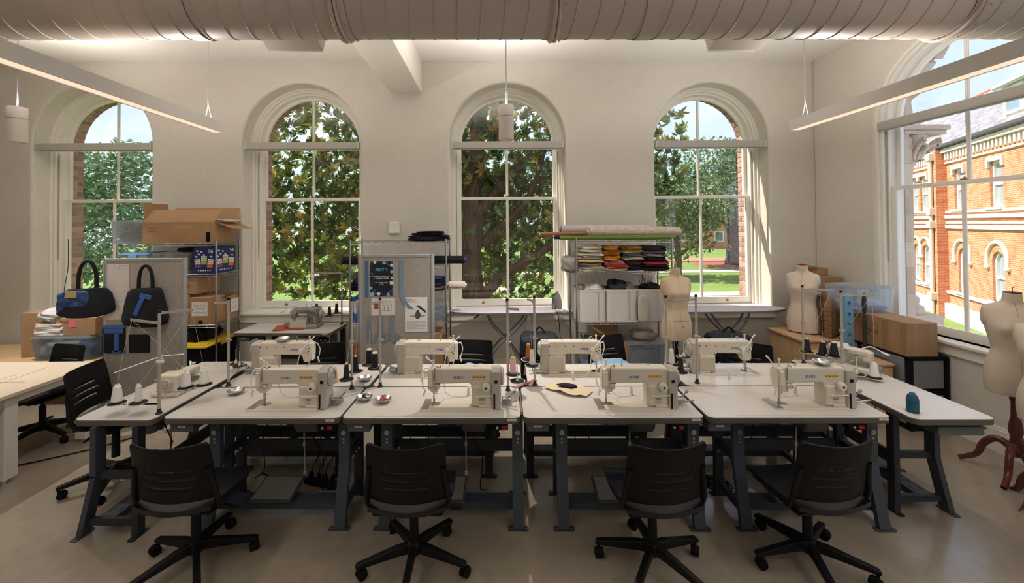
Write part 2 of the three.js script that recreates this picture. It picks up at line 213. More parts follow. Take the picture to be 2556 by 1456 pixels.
// outer brick skin with real jamb and arch bricks
{
  const tones = [0xa58478, 0x96766b, 0xb39084, 0x8a6d63].map((c) => mt(c, 0.9)), mortar = mt(0xb9a894, 0.95);
  const root = new THREE.Group(); root.name = 'wall_outside'; root.userData.kind = 'structure'; scene.add(root);
  part('brick_face', ext(poly([[LW - 0.6, -3.2], [RW + 0.8, -3.2], [RW + 0.8, 5.6], [LW - 0.6, 5.6]], WX.map((x) => shift(archPts(0.85, 0.80), x).reverse())), 0.15).translate(0, 0, DW - 0.64), mt(0x94695a, 0.9), root);
  const bA = shared(rbox(0.1, 0.064, 0.185, 0.004, 0, 0, 0, 0, 0, 0, 1)), bB = shared(rbox(0.1, 0.064, 0.087, 0.004, 0, 0, 0, 0, 0, 0, 1));
  WX.forEach((x, i) => {
    const m = part('brick_reveal', ext(poly(archPts(0.86, 0.78), [archPts(0.74, 0.86).reverse()]), 0.165).translate(x, 0, DW - 0.645), mortar, root);
    const put = (g, px, py, z, rz) => { const b = part('brick', g, tones[Math.floor(rnd() * 4)], m); b.position.set(x + px, py, z); b.rotation.z = rz; };
    const sides = [-1, 1];
    for (const s of sides) for (let k = 0; k < 31; k++) { const y = 0.90 + k * 0.0755; if (k % 2) put(bA, s * 0.783, y, DW - 0.553, 0); else { put(bB, s * 0.783, y, DW - 0.504, 0); put(bB, s * 0.783, y, DW - 0.602, 0); } }
    for (let k = 0; k < 30; k++) { const t = Math.PI * (k + 0.5) / 30, c = Math.cos(t), s = Math.sin(t); if (k % 2) put(bA, 0.783 * c, SPR + 0.783 * s, DW - 0.553, t); else { put(bB, 0.783 * c, SPR + 0.783 * s, DW - 0.504, t); put(bB, 0.783 * c, SPR + 0.783 * s, DW - 0.602, t); } }
  });
  // stone surround outside the side window
  const st = new THREE.Group(); st.name = 'wall_stone'; st.userData.kind = 'structure'; scene.add(st);
  const holes = [0, 1, 2].map((k) => shift(archPts(0.8, 0.84), RWZ + 2.9 * k).reverse());
  const g = ext(poly([[DW - 0.66, -3.2], [BZ + 0.4, -3.2], [BZ + 0.4, 5.6], [DW - 0.66, 5.6]], holes), 0.14); g.rotateY(-Math.PI / 2); g.translate(RW + 0.42, 0, 0); part('stone_face', g, MAT.stone, st);
  const bv = shared(rbox(0.1, 0.304, 0.26, 0.004, 0, 0, 0, 0, 0, 0, 1));
  for (const s of [-1, 1]) for (let k = 0; k < 7; k++) { const b = part('stone_block', bv, [MAT.stone, mt(0xc9b49f, 0.85), mt(0xdac7b2, 0.85)][k % 3], st); b.position.set(RW + 0.4, 1.06 + k * 0.305, RWZ + s * 0.925); }
  for (let k = 0; k < 11; k++) { const t = Math.PI * (k + 0.5) / 11, b = part('arch_stone', bv, [MAT.stone, mt(0xc9b49f, 0.85), mt(0xdac7b2, 0.85)][k % 3], st); b.position.set(RW + 0.4, SPR + 0.02 + 0.925 * Math.sin(t), RWZ - 0.925 * Math.cos(t)); b.rotation.x = Math.PI / 2 - t + Math.PI / 2; }
  for (const s of [-1, 1]) {
    const cz = RWZ + s * 0.98, cxx = RW + 0.52;
    const col = part('column', [lathe([[0.085, 1.18], [0.082, 2.6], [0.095, 2.72], [0.115, 2.735], [0.115, 2.77], [0.095, 2.785], [0, 2.785]], 20, cxx, 0, cz), lathe([[0.15, 0.95], [0.165, 0.99], [0.155, 1.04], [0.11, 1.07], [0.12, 1.1], [0.12, 1.14], [0.085, 1.18]], 20, cxx, 0, cz)], MAT.stone, st);
    part('plinth', rbox(0.42, 1.6, 0.36, 0.01, RW + 0.58, 0.15, cz), MAT.stone, col);
    const leaves = []; // carved capital: curling leaves round a bell
    leaves.push(lathe([[0.095, 2.78], [0.1, 2.9], [0.14, 3.0], [0.2, 3.06], [0.2, 3.08], [0, 3.08]], 16, cxx + 0.04, 0, cz));
    for (let r = 0; r < 2; r++) for (let k = 0; k < 9; k++) { const a = k * 0.7 + r * 0.35, q = [0.1, 0.13, 0.19 + r * 0.06, 0.2 + r * 0.09, 0.16 + r * 0.09], yy = [2.8, 2.88, 2.95 + r * 0.06, 2.92 + r * 0.08, 2.89 + r * 0.09]; leaves.push(tube(q.map((d, i) => [cxx + 0.04 + d * Math.cos(a) * 1.25, yy[i], cz + d * Math.sin(a)]), 0.026, 6, 10)); }
    part('capital', leaves, MAT.stone, col);
    part('impost', [rbox(0.5, 0.05, 0.4, 0.008, RW + 0.6, 3.105, cz), rbox(0.56, 0.06, 0.44, 0.008, RW + 0.6, 3.16, cz)], MAT.stone, col);
    part('carved_band', Array.from({ length: 9 }, (_, k) => { const t = (k + 0.5) / 12 * Math.PI / 1.6; return sph(0.055, RW + 0.5, 3.22 + 1.0 * Math.sin(t), RWZ + s * 1.0 * Math.cos(t), 1.1, 1.6, 0.9, 8); }), MAT.stone, col);
  }
}

// ---------------------------------------------------------------- duct
{
  const t = thing('air_duct', 'large painted spiral round air duct hanging under the ceiling beam', 'duct', [0, 3.642, -2.98], 0);
  const R = 0.24, x0 = LW + 0.02, x1 = RW - 0.02;
  part('pipe', at(new THREE.CylinderGeometry(R, R, x1 - x0, 64, 1, true), (x0 + x1) / 2, 0, 0, 0, 0, Math.PI / 2), MAT.duct, t);
  const pts = [], pitch = 0.16; const n = Math.floor((x1 - x0) / pitch) * 28;
  for (let i = 0; i <= n; i++) { const a = -i / 28 * 2 * Math.PI; pts.push(V(x0 + i / 28 * pitch, (R + 0.001) * Math.cos(a), (R + 0.001) * Math.sin(a))); }
  part('spiral_seam', new THREE.TubeGeometry(new THREE.CatmullRomCurve3(pts), n, 0.0065, 5), MAT.duct, t);
  for (const x of [-1.08, 0.42, 3.3, -4.6]) part('flange', [tor(R + 0.012, 0.016, x, 0, 0, 0, Math.PI / 2, 0, 48), tor(R + 0.014, 0.012, x + 0.03, 0, 0, 0, Math.PI / 2, 0, 48), at(new THREE.CylinderGeometry(R + 0.008, R + 0.008, 0.12, 48, 1, true), x + 0.03, 0, 0, 0, 0, Math.PI / 2), ...Array.from({ length: 12 }, (_, k) => sph(0.006, x + 0.07, (R + 0.012) * Math.cos(k * 0.52), (R + 0.012) * Math.sin(k * 0.52), 1, 1, 1, 6))], MAT.duct, t);
  for (const x of [-2.1, 1.09, -5.9]) part('coupling_band', at(new THREE.CylinderGeometry(R + 0.009, R + 0.009, 0.11, 64, 1, true), x, 0, 0, 0, 0, Math.PI / 2), MAT.duct, t);
  for (const x of [-1.605, 1.99]) { const o = part('outlet_box', box(0.44, 0.2, 0.36, x, 0, -0.3, -0.396), MAT.duct, t); part('outlet_grille', Array.from({ length: 5 }, (_, k) => box(0.4, 0.006, 0.03, x, -0.06 - 0.08 + k * 0.036, -0.47 - k * 0.015, -0.7)), MAT.lampBody, o); }
  for (const x of [-3.3, -0.4, 2.6]) part('hanger_strap', box(0.03, CE - 3.642 - 0.24, 0.003, x, (CE - 3.642 + 0.24) / 2, 0), MAT.zinc, t);
}
// ---------------------------------------------------------------- pendants
const warm = 0xfff7f0;
function linear(x, label) {
  const t = thing('linear_pendant', label, 'pendant light', [x, 0, 0], 0, 'linear pendant lights'), z0 = -4.0, z1 = 2.6, L = z1 - z0, zc = (z0 + z1) / 2;
  part('housing', [box(0.008, 0.1, L, -0.049, 2.993, zc), box(0.008, 0.1, L, 0.049, 2.993, zc), box(0.09, 0.1, 0.008, 0, 2.993, z0 + 0.004), box(0.09, 0.1, 0.008, 0, 2.993, z1 - 0.004)], MAT.lampBody, t);
  part('lower_lens', box(0.09, 0.006, L - 0.016, 0, 2.951, zc), new THREE.MeshStandardMaterial({ color: 0xf2e2d2, emissive: 0xffd9bd, emissiveIntensity: 0.62, roughness: 0.7 }), t);
  for (const [a, b] of [[z0 + 0.05, -3.45], [-0.9, z1 - 0.05]]) part('upper_lens', box(0.09, 0.006, b - a, 0, 3.036, (a + b) / 2), new THREE.MeshStandardMaterial({ color: 0xf2e2d2, emissive: 0xffe9d6, emissiveIntensity: 0.62, roughness: 0.7 }), t);
  for (const z of [-3.86, -0.7, 2.4]) part('suspension_cable', [tube([[-0.03, 3.043, z], [-0.004, 3.16, z], [0, 3.6, z], [0, CE, z]], 0.0022, 5), tube([[0.03, 3.043, z], [0.004, 3.16, z], [0, 3.2, z]], 0.0022, 5)], MAT.zinc, t);
  for (const [a, b, k] of [[z0 + 0.05, -3.45, LIGHT.upFar], [-0.9, z1 - 0.05, LIGHT.up]]) { const up = new THREE.RectAreaLight(warm, k, 0.09, b - a); up.position.set(0, 3.06, (a + b) / 2); up.rotation.x = Math.PI / 2; up.castShadow = true; up.name = 'up_light'; t.add(up); }
  const dn = new THREE.RectAreaLight(warm, LIGHT.down, 0.09, L); dn.position.set(0, 2.94, zc); dn.rotation.x = -Math.PI / 2; t.add(dn); dn.name = 'down_light';
  dn.castShadow = true;
}

linear(-2.618, 'long white linear pendant light over the serger with white cones'); linear(2.913, 'long white linear pendant light in front of the side window');
function cylPendant(x, z, label) {
  const t = thing('cylinder_pendant', label, 'pendant light', [x, 0, z], 0, 'cylinder pendant lights');
  part('shade', [lathe([[0.03, 3.28], [0.078, 3.28], [0.078, 3.165]], 32), lathe([[0.0745, 3.165], [0.0745, 3.158]], 32), lathe([[0.078, 3.158], [0.078, 2.925], [0.072, 2.925], [0.066, 2.96], [0, 2.97]], 32)], mt(0xd3cbc2, 0.7), t);
  part('suspension_cable', [tube([[0, 3.28, 0], [0, 3.7, 0], [0, CE, 0]], 0.0022, 5), tube([[0.012, 3.28, 0], [0.014, 3.4, 0], [0.004, 3.65, 0], [0.006, 4.0, 0], [0.004, CE, 0]], 0.003, 5)], MAT.zinc, t);
  part('ceiling_canopy', cyl(0.06, 0.06, 0.03, 0, CE - 0.015, 0), MAT.lampBody, t);
  part('lens', cyl(0.064, 0.064, 0.004, 0, 2.958, 0), new THREE.MeshStandardMaterial({ color: 0xf2e2d2, emissive: 0xffe2c8, emissiveIntensity: 0.4 }), t);
  const s = new THREE.SpotLight(warm, LIGHT.spot, 0, 0.9, 0.6, 2); s.position.set(0, 2.95, 0); s.target.position.set(0, 0, 0); s.castShadow = true; t.add(s, s.target); s.name = 'lamp';
  part('upper_lens', cyl(0.05, 0.05, 0.004, 0, 3.282, 0), new THREE.MeshStandardMaterial({ color: 0xf2e2d2, emissive: 0xffe2c8, emissiveIntensity: 0.4 }), t);
  const u = new THREE.SpotLight(warm, LIGHT.upSpot, 0, 1.25, 1, 2); u.position.set(0, 3.3, 0); u.target.position.set(0, CE, 0); u.castShadow = true; t.add(u, u.target); u.name = 'up_lamp';
}
cylPendant(0.126, -4.3, 'white cylinder pendant hanging in front of the window with the tree trunk'); cylPendant(-4.836, -4.3, 'white cylinder pendant hanging by the window with the hanging tote bags');
{
  const t = thing('wall_thermostat', 'small square white sensor box on the wall between two windows', 'sensor', [-1.376, 2.02, DW + 0.001]);
  part('cover', [rbox(0.15, 0.16, 0.03, 0.008, 0, 0, 0.015), rbox(0.15, 0.03, 0.036, 0.006, 0, -0.055, 0.018)], MAT.trim, t); part('dial', cyl(0.016, 0.016, 0.008, 0, -0.055, 0.04, Math.PI / 2), MAT.ivory, t);
}
// ---------------------------------------------------------------- outside
const GY = -3;
struct('ground', [box(260, 0.4, 190, 20, GY - 0.2, -101.5)], MAT.grass);
{
  const walk = (pts, w, name) => { const gs = []; for (let i = 0; i + 1 < pts.length; i++) gs.push(beam([pts[i][0], GY + 0.02, pts[i][1]], [pts[i + 1][0], GY + 0.02, pts[i + 1][1]], w, 0.05)); struct(name, gs, MAT.path); };
  walk([[-60, -43], [60, -44]], 2.0, 'path'); walk([[8, -29.5], [60, -31]], 1.6, 'path'); walk([[-60, -34], [2, -33]], 1.6, 'path');
  struct('ground_mulch', cyl(4.2, 4.6, 0.1, 28.5, GY + 0.04, -50), mt(0x8d5a45, 1)); struct('ground_mulch', box(30, 0.08, 6, 34, GY + 0.03, -58), mt(0xa07a62, 1));
}
function leafGeo(L, W, fold = 0.25, droop = 0.12) { // a curved leaf blade of 12 triangles
  const p = [], idx = [], n = 4; for (let i = 0; i <= n; i++) { const t = i / n, w = W / 2 * Math.sin(Math.PI * Math.pow(t, 0.85)) + (i === 0 || i === n ? 0.0001 : 0), y = L * t, z = -droop * L * t * t; p.push([-w, y, z + w * fold], [0, y, z], [w, y, z + w * fold]); }
  for (let i = 0; i < n; i++) { const a = i * 3; idx.push(a, a + 1, a + 4, a, a + 4, a + 3, a + 1, a + 2, a + 5, a + 1, a + 5, a + 4); }
  const g = new THREE.BufferGeometry(); g.setAttribute('position', new THREE.Float32BufferAttribute(p.flat(), 3)); g.setIndex(idx); g.computeVertexNormals(); g.setAttribute('uv', new THREE.Float32BufferAttribute(new Float32Array(p.length * 2), 2)); return g;
}
const leafMat = (rough, tr) => new THREE.MeshPhysicalMaterial({ color: 0xffffff, roughness: rough, transmission: tr, thickness: 0, side: THREE.DoubleSide });
function branch(pts, r0, r1, s = 8) { const c = new THREE.CatmullRomCurve3(pts.map(vec)); const n = pts.length * 4, g = new THREE.TubeGeometry(c, n, 1, s), p = g.attributes.position; for (let i = 0; i <= n; i++) { const o = c.getPointAt(i / n), r = r0 + (r1 - r0) * i / n; for (let j = 0; j <= s; j++) { const k = i * (s + 1) + j; const w = r * (0.92 + 0.16 * hash(j % s, i)); p.setXYZ(k, o.x + (p.getX(k) - o.x) * w, o.y + (p.getY(k) - o.y) * w, o.z + (p.getZ(k) - o.z) * w); } } g.computeVertexNormals(); return g; }
const QQ = new THREE.Quaternion(), EU = new THREE.Euler(), UP = V(0, 1, 0);
function tintedLeaves(name, geo, mat, mats, cols, parent) { const im = new THREE.InstancedMesh(geo, mat, mats.length); mats.forEach((m, i) => { im.setMatrixAt(i, m); im.setColorAt(i, cols[i]); }); im.name = name; im.castShadow = im.receiveShadow = true; im.userData.kind = 'stuff'; parent.add(im); return im; }
{ // magnolia close to the house
  const tr = thing('magnolia_tree', 'dark glossy-leaved magnolia close outside the middle windows', 'tree', [0, 0, 0]);
  const sh3 = (l) => l.map(([x, y, z]) => [x + 0.33, y, z + 1.1]), B = [-0.75, GY, -10.3];
  part('trunk', [branch(sh3([B, [-0.75, -0.5, -10.3], [-0.85, 1.2, -10.35], [-0.75, 3.2, -10.5], [-0.6, 6, -10.7], [-0.3, 9, -11]]), 0.3, 0.1, 12)], MAT.bark, tr);
  const limbs = [[[-0.78, 0.3, -10.3], [-0.2, 0.9, -10.2], [0.9, 1.6, -10.1], [2.2, 2.3, -10.2], [3.4, 2.6, -10.3]], [[-0.8, -0.9, -10.3], [0.2, -0.2, -9.9], [1.2, 0.5, -9.8], [2.5, 0.7, -9.9]], [[-0.85, 1.4, -10.35], [-1.8, 2.2, -10.6], [-3.2, 2.6, -10.8], [-4.6, 2.7, -11]], [[-0.8, 2.2, -10.4], [0.3, 3.4, -10.2], [1.4, 4.2, -10.2], [2.4, 5, -10.3]], [[-0.75, 3.2, -10.5], [-1.6, 4.2, -10.6], [-2.8, 5.0, -10.8]], [[-0.82, 0.8, -10.3], [-1.8, 1.0, -10.1], [-3.2, 1.0, -10.2], [-4.4, 0.9, -10.4]], [[-0.6, 1.6, -10.4], [0.4, 2.6, -10.6], [0.9, 3.9, -10.8]], [[0.9, 1.6, -10.1], [1.6, 1.5, -9.9], [2.6, 1.3, -9.8]], [[-1.8, 2.2, -10.6], [-2.4, 3.1, -10.4], [-3.4, 3.6, -10.4]]];
  for (const l of limbs) part('branch', branch(sh3(l), 0.13, 0.03), MAT.bark, tr);
  const lg = leafGeo(0.19, 0.072), mats = [], cols = [], clusters = [];
  const inCrown = (x, y, z) => { const a = (x + 0.9) / 6.4, b = (y - 3.6) / 4.6, c = (z + 10.9) / 2.3; let v = a * a * a * a + b * b * b * b + c * c; if (x > 2.6) v += Math.max(0, y - 4.7 + (x - 2.6) * 0.12) * 0.9; if (x > 3.2) v += Math.max(0, 2.3 - y) * 0.8 + Math.max(0, x - 4.1) * 1.2; if (x < -2) v += Math.max(0, 0.7 - y); return v < 1 + 0.35 * (fbm(x * 0.9 + 50, y * 0.9 + z * 0.7 + 50, 997, 3) - 0.5) * 2; };
  let guard = 0;
  while (clusters.length < 7600 && guard++ < 220000) { const x = rr(-7.2, 5.4), y = rr(-1.2, 8.2), z = rr(-13, -8.6); if (!inCrown(x, y, z)) continue; if (fbm(x * 1.1 + 80, y * 1.1 + z * 0.9 + 80, 997, 3) < 0.36) continue; if (z < -11.2 && rnd() < 0.45) continue; if (z > -9.9 && x > -1.3 && x < 0.7 + (y < 1 ? 1 : 0) && y < 3 && rnd() < 0.85) continue; clusters.push([x, y, z]); }
  const pal = [[0.05, 0.085, 0.02], [0.07, 0.11, 0.025], [0.10, 0.14, 0.035], [0.16, 0.18, 0.04], [0.25, 0.23, 0.06], [0.20, 0.13, 0.06]].map((c) => new THREE.Color().setRGB(...c));
  const m4 = new THREE.Matrix4();
  for (const [x, y, z] of clusters) {
    const ax = V(rr(-1, 1), rr(-0.1, 1.1), rr(-0.7, 1)).normalize(), q0 = new THREE.Quaternion().setFromUnitVectors(UP, ax), tone = Math.floor(Math.pow(rnd(), 1.5) * 5), k = 8 + Math.floor(rnd() * 4);
    for (let i = 0; i < k; i++) { EU.set(rr(0.55, 1.35), i * 2.4 + rr(-0.3, 0.3), 0, 'YXZ'); const q = q0.clone().multiply(QQ.setFromEuler(EU)), s = rr(0.75, 1.2); m4.compose(V(x, y, z).addScaledVector(ax, rr(-0.06, 0.05)), q, V(s, s, s)); mats.push(m4.clone()); cols.push(pal[Math.min(5, tone + (rnd() < 0.2 ? 1 : 0))].clone().multiplyScalar(rr(1.7, 3.1))); }
  }
  const lm = leafMat(0.36, 0.38), single = [0.3, 0.5, 0.8, 1.2].map((k, i) => { const m = leafMat(0.36, 0.38); m.color.setRGB(0.15 + 0.07 * i, 0.20 + 0.05 * i, 0.045 + 0.012 * i); return m; });
  const lgs = lg.clone(); lgs.userData.shared = true;
  // the nearest leaves as leaves of their own, the rest together
  const order = mats.map((m, i) => [m.elements[14], i]).sort((a, b) => b[0] - a[0]), near = new Set(order.slice(0, 300).map((o) => o[1]));
  for (const i of near) { const l = part('leaf', lgs, single[i % 4], tr); mats[i].decompose(l.position, l.quaternion, l.scale); }
  tintedLeaves('foliage', lg, lm, mats.filter((_, i) => !near.has(i)), cols.filter((_, i) => !near.has(i)), tr);
}
function farTree(label, x, z, h, crown, n, size, pal, trunkR = 0.5, group) { // crown: list of [dx,dy,dz,rx,ry,rz]
  const t = thing('oak_tree', label, 'tree', [x, GY, z], 0, group);
  const y1 = crown[0][1];
  part('trunk', [branch([[0, -0.2, 0], [0.05, 0.6, 0], [0.1, h * 0.4, 0], [0, h * 0.75, 0]], trunkR * 1.35, trunkR * 0.6, 12), branch([[0.1, h * 0.3, 0], [-1.2, h * 0.5, 0], [-3, h * 0.62, 0.3]], trunkR * 0.5, 0.1), branch([[0.1, h * 0.3, 0], [1.6, h * 0.52, 0.2], [3.4, h * 0.66, 0]], trunkR * 0.5, 0.1), branch([[0, h * 0.45, 0], [-0.6, h * 0.7, 0.4], [-0.2, h, 0.5]], trunkR * 0.4, 0.08)], MAT.bark, t);
  const g = leafGeo(size, size * 0.55, 0.3, 0.1), mats = [], cols = [], m4 = new THREE.Matrix4();
  let guard = 0; while (mats.length < n && guard++ < n * 12) { const c = crown[Math.floor(rnd() * crown.length)]; const d = V(rr(-1, 1), rr(-1, 1), rr(-1, 1)); const l = d.length(); if (l > 1 || l < 0.45) continue; const px = c[0] + d.x * c[3], py = c[1] + d.y * c[4], pz = c[2] + d.z * c[5]; if (fbm(px * 0.8 + 300 + x, py * 0.8 + pz * 0.6 + 300, 997, 3) < 0.42) continue; EU.set(rr(0, 6.3), rr(0, 6.3), rr(0, 6.3)); const s = rr(0.7, 1.3); m4.compose(V(px, py, pz), QQ.setFromEuler(EU), V(s, s, s)); mats.push(m4.clone()); const b = pal[Math.floor(rnd() * pal.length)]; cols.push(new THREE.Color().setRGB(...b).multiplyScalar(rr(0.75, 1.3))); }
  tintedLeaves('foliage', g, leafMat(0.55, 0.25), mats, cols, t); return t;
}
const oak = [[0.12, 0.19, 0.06], [0.15, 0.24, 0.08], [0.10, 0.16, 0.05], [0.19, 0.29, 0.10]], oakB = [[0.14, 0.23, 0.10], [0.19, 0.30, 0.13], [0.24, 0.36, 0.17]];
farTree('broad oak with a thick bare trunk standing in a mulch ring', 28.5, -50, 11, [[0, 9, 0, 7, 4.5, 5], [-6, 8, 1, 5, 4, 4], [5, 8, 0, 5, 4, 4], [-2, 12, 0, 6, 3.5, 4], [3, 12.5, 0, 4.5, 3, 4]], 15000, 0.42, oakB, 0.62);
farTree('low bushy oak over the far lawn left of the thick bare trunk', 17.5, -40, 6, [[0, 4.5, 0, 4, 3.2, 3], [-3.5, 6, 0, 3.5, 3, 3], [2, 7, 0, 3.5, 3, 3]], 9000, 0.34, oak, 0.3);
farTree('leafy green tree close outside the window with the hanging tote bags', -23.5, -21.5, 8, [[0, 5.2, 0, 5, 3.8, 3.4], [3.6, 5.4, 1, 3.6, 3.4, 3], [-3, 7, 0, 4, 3.5, 3], [4.5, 7.2, -1, 3.4, 2.4, 3]], 17000, 0.26, oakB, 0.35);
farTree('tall dark tree rising against the sky behind the leafy green one', -33, -27, 12, [[0, 8.5, 0, 5, 4, 4], [1.5, 12.3, 0, 2.2, 2.2, 2]], 8000, 0.36, oak, 0.4);
farTree('distant rounded tree beyond the lawn behind the magnolia', -12, -52, 10, [[0, 8, 0, 7, 6, 5], [7, 7, 0, 6, 5, 5]], 8000, 0.5, oak, 0.5, 'distant trees along the lawn'); farTree('distant rounded tree beyond the lawn behind the magnolia', 4, -58, 10, [[0, 8, 0, 7, 6, 5], [-6, 8, 0, 6, 5, 5]], 8000, 0.5, oakB, 0.5, 'distant trees along the lawn');
farTree('distant tree beside the far brick hall past the lawn', 50, -66, 11, [[0, 9, 0, 6, 5, 5], [-6, 8, 0, 5, 5, 4]], 6000, 0.55, oakB, 0.5);
{ // low hedge under the brick building
  for (const [x, z, l, lab] of [[15.2, -14.2, 5, 'sunlit low shrub bed under the brick building, nearer the window'], [19.5, -22, 6, 'sunlit low shrub bed by the foot of the brick building, nearer the pier']]) {
    const t = thing('shrub_bed', lab, 'shrubs', [x, GY, z], -2.04); const mats = [], cols = [], m4 = new THREE.Matrix4();
    part('soil', rbox(l, 0.3, 2.6, 0.1, 0, 0.1, 0), mt(0x6b5140, 1), t);
    for (let i = 0; i < 3500; i++) { const px = rr(-l / 2, l / 2), pz = rr(-1.3, 1.3), py = 0.2 + Math.abs(fbm(px * 1.5 + 20, pz * 1.5 + 20, 997, 2)) * 0.9 * rnd(); EU.set(rr(0, 6), rr(0, 6), rr(0, 6)); const s = rr(0.7, 1.2); m4.compose(V(px, py, pz), QQ.setFromEuler(EU), V(s, s, s)); mats.push(m4.clone()); cols.push(new THREE.Color().setRGB(0.28, 0.36, 0.07).multiplyScalar(rr(0.6, 1.4))); }
    tintedLeaves('foliage', leafGeo(0.16, 0.09), leafMat(0.5, 0.25), mats, cols, t);
  }
}
{ // red brick building with arched lower windows; local +x runs towards us, +z faces the lawn
  const b = thing('brick_building', 'orange brick hall with arched windows, stone bands and slate roof', 'building', [21.74, 0, -17.69], -2.0437);
  const lowX = [-12.2, -9.6, -8.1, -6.9, -3.0, -0.2, 2.5, 5.2], upX = [-12.2, -9.6, -8.2, -7.0, -3.2, -0.2, 2.6, 5.3], lo = [-1.47, 0.30, 0.44], up = [2.67, 4.69];
  const aw = (x, hw, y0, ys) => shift(archPts(hw, y0, ys, 10), x), rw = (x, hw, y0, y1) => [[x - hw, y0], [x + hw, y0], [x + hw, y1], [x - hw, y1]];
  const holes = [...lowX.map((x) => aw(x, lo[2], lo[0], lo[1]).reverse()), ...upX.map((x) => rw(x, 0.46, up[0], up[1]).reverse())];
  part('wall', ext(poly([[-26, GY], [11, GY], [11, 5.6], [-26, 5.6]], holes), 0.4).translate(0, 0, -0.4), MAT.brickFar, b);
  part('inner_wall', box(37, 9, 0.2, -7.5, 1.4, -3), mt(0xd6cfc2, 0.9), b);
  const pane = new THREE.MeshPhysicalMaterial({ color: 0xa9b7bd, roughness: 0.08, metalness: 0.3 });
  const win = (pts, inner, x, hw, y0, y1) => { const w = part('window', [ext(poly(pts, [inner.slice().reverse()]), 0.1).translate(0, 0, -0.2), box(hw * 2, 0.08, 0.06, x, (y0 + y1) / 2, -0.15)], MAT.white, b); part('pane', box(hw * 1.9, y1 - y0, 0.02, x, (y0 + y1) / 2, -0.2), pane, w); part('window_sill', rbox(hw * 2 + 0.24, 0.1, 0.3, 0.01, x, y0 - 0.05, 0.02), MAT.stoneW, w); };
  for (const x of lowX) { win(aw(x, lo[2], lo[0], lo[1]), aw(x, lo[2] - 0.09, lo[0] + 0.09, lo[1]), x, lo[2], lo[0], lo[1] + 0.3); const hs = []; for (let k = 0; k <= 14; k++) { const t = Math.PI * k / 14; hs.push([x + 0.72 * Math.cos(t), 0.36 + 0.78 * Math.sin(t), 0.04]); } part('hood_mould', [tube([[hs[0][0], 0.05, 0.04], ...hs, [hs[14][0], 0.05, 0.04]], 0.085, 6, 34), sph(0.12, x - 0.72, 0.02, 0.05, 1, 1, 1, 8), sph(0.12, x + 0.72, 0.02, 0.05, 1, 1, 1, 8)], MAT.stoneW, b); }
  for (const x of upX) { win(rw(x, 0.46, up[0], up[1]), rw(x, 0.37, up[0] + 0.09, up[1] - 0.09), x, 0.46, up[0], up[1]); part('lintel', [rbox(1.16, 0.2, 0.14, 0.02, x, up[1] + 0.1, 0.03), box(0.14, 0.3, 0.12, x - 0.53, up[1] - 0.1, 0.03), box(0.14, 0.3, 0.12, x + 0.53, up[1] - 0.1, 0.03)], MAT.stoneW, b); }
  part('string_course', [rbox(37, 0.18, 0.22, 0.02, -7.5, 2.3, 0.02), rbox(37, 0.12, 0.14, 0.02, -7.5, 2.0, 0.02), rbox(37, 0.2, 0.2, 0.02, -7.5, 1.78, 0.02)], MAT.stoneW, b);
  part('sill_course', [rbox(37, 0.14, 0.16, 0.02, -7.5, up[0] - 0.12, 0.02), rbox(37, 0.16, 0.18, 0.02, -7.5, lo[0] - 0.14, 0.02)], MAT.stoneW, b);
  part('plinth', rbox(37, 0.8, 0.3, 0.02, -7.5, GY + 0.4, 0.05), MAT.stoneW, b);
  part('cornice', [rbox(37, 0.22, 0.3, 0.02, -7.5, 5.75, 0.1), rbox(37, 0.1, 0.12, 0.02, -7.5, 5.12, 0.03)], MAT.stoneW, b);
  part('gutter', [rbox(37, 0.2, 0.36, 0.06, -7.5, 5.98, 0.26)], mt(0x4a4a50, 0.6), b);
  const dg = shared(rbox(0.13, 0.36, 0.2, 0.02, 0, 0, 0, 0, 0, 0, 1)); for (let k = 0; k < 110; k++) { const d = part('dentil', dg, MAT.stoneW, b); d.position.set(-23 + k * 0.29, 5.44, 0.06); }
  part('pier', [rbox(0.8, 8.9, 0.5, 0.02, -4.75, 1.4, 0.2)], MAT.brickFar, b); part('downpipe', [cyl(0.09, 0.09, 8.4, -4.65, 1.3, 0.55, 0, 0, 0, 10), ...[-1.9, 1.9, 2.6, 5.5].map((y) => rbox(0.4, 0.4, 0.3, 0.05, -4.65, y, 0.55))], mt(0xd8c8b6, 0.8), b);
  part('roof', [box(37, 0.12, 6.2, -7.5, 8.0, -2.1, 0.72)], MAT.slate, b); part('ridge', tube([[-26, 10.05, -4.4], [-8, 10.05, -4.4], [11, 10.05, -4.4]], 0.14, 6), mt(0xa5553f, 0.8), b);
  const dm = part('dormer', [box(3.0, 1.6, 2.6, 1.2, 7.2, -1.6)], MAT.white, b); part('dormer_roof', [box(3.4, 0.1, 3, 1.2, 8.2, -1.5, 0.25), box(3.3, 0.12, 0.3, 1.2, 7.9, -0.15)], mt(0xcfd2d2, 0.7), dm);
  for (const x of [0.5, 1.9]) { part('dormer_window', [ext(poly(rw(x, 0.58, 6.6, 7.75), [rw(x, 0.47, 6.72, 7.62).reverse()]), 0.08).translate(0, 0, -0.3)], MAT.white, dm); part('pane', box(1, 0.95, 0.02, x, 7.17, -0.29), mt(0x8fa6b4, 0.1, { metalness: 0.4 }), dm); }
}
{
  const b = thing('far_building', 'low orange brick building with white windows past the far trees', 'building', [52, GY, -86], -0.35);
  part('wall', box(44, 8, 8, 0, 4, 0), MAT.brickFar, b); part('roof', [box(46, 0.6, 10, 0, 8.2, 0)], mt(0x6e6a70, 0.9), b);
  for (let k = 0; k < 12; k++) for (const y of [2.4, 5.6]) { const w = part('window', box(1.7, 2.1, 0.2, -20 + k * 3.6, y, 4.05), MAT.white, b); part('pane', box(1.3, 1.7, 0.1, -20 + k * 3.6, y, 4.14), mt(0x6f8088, 0.2), w); }
}
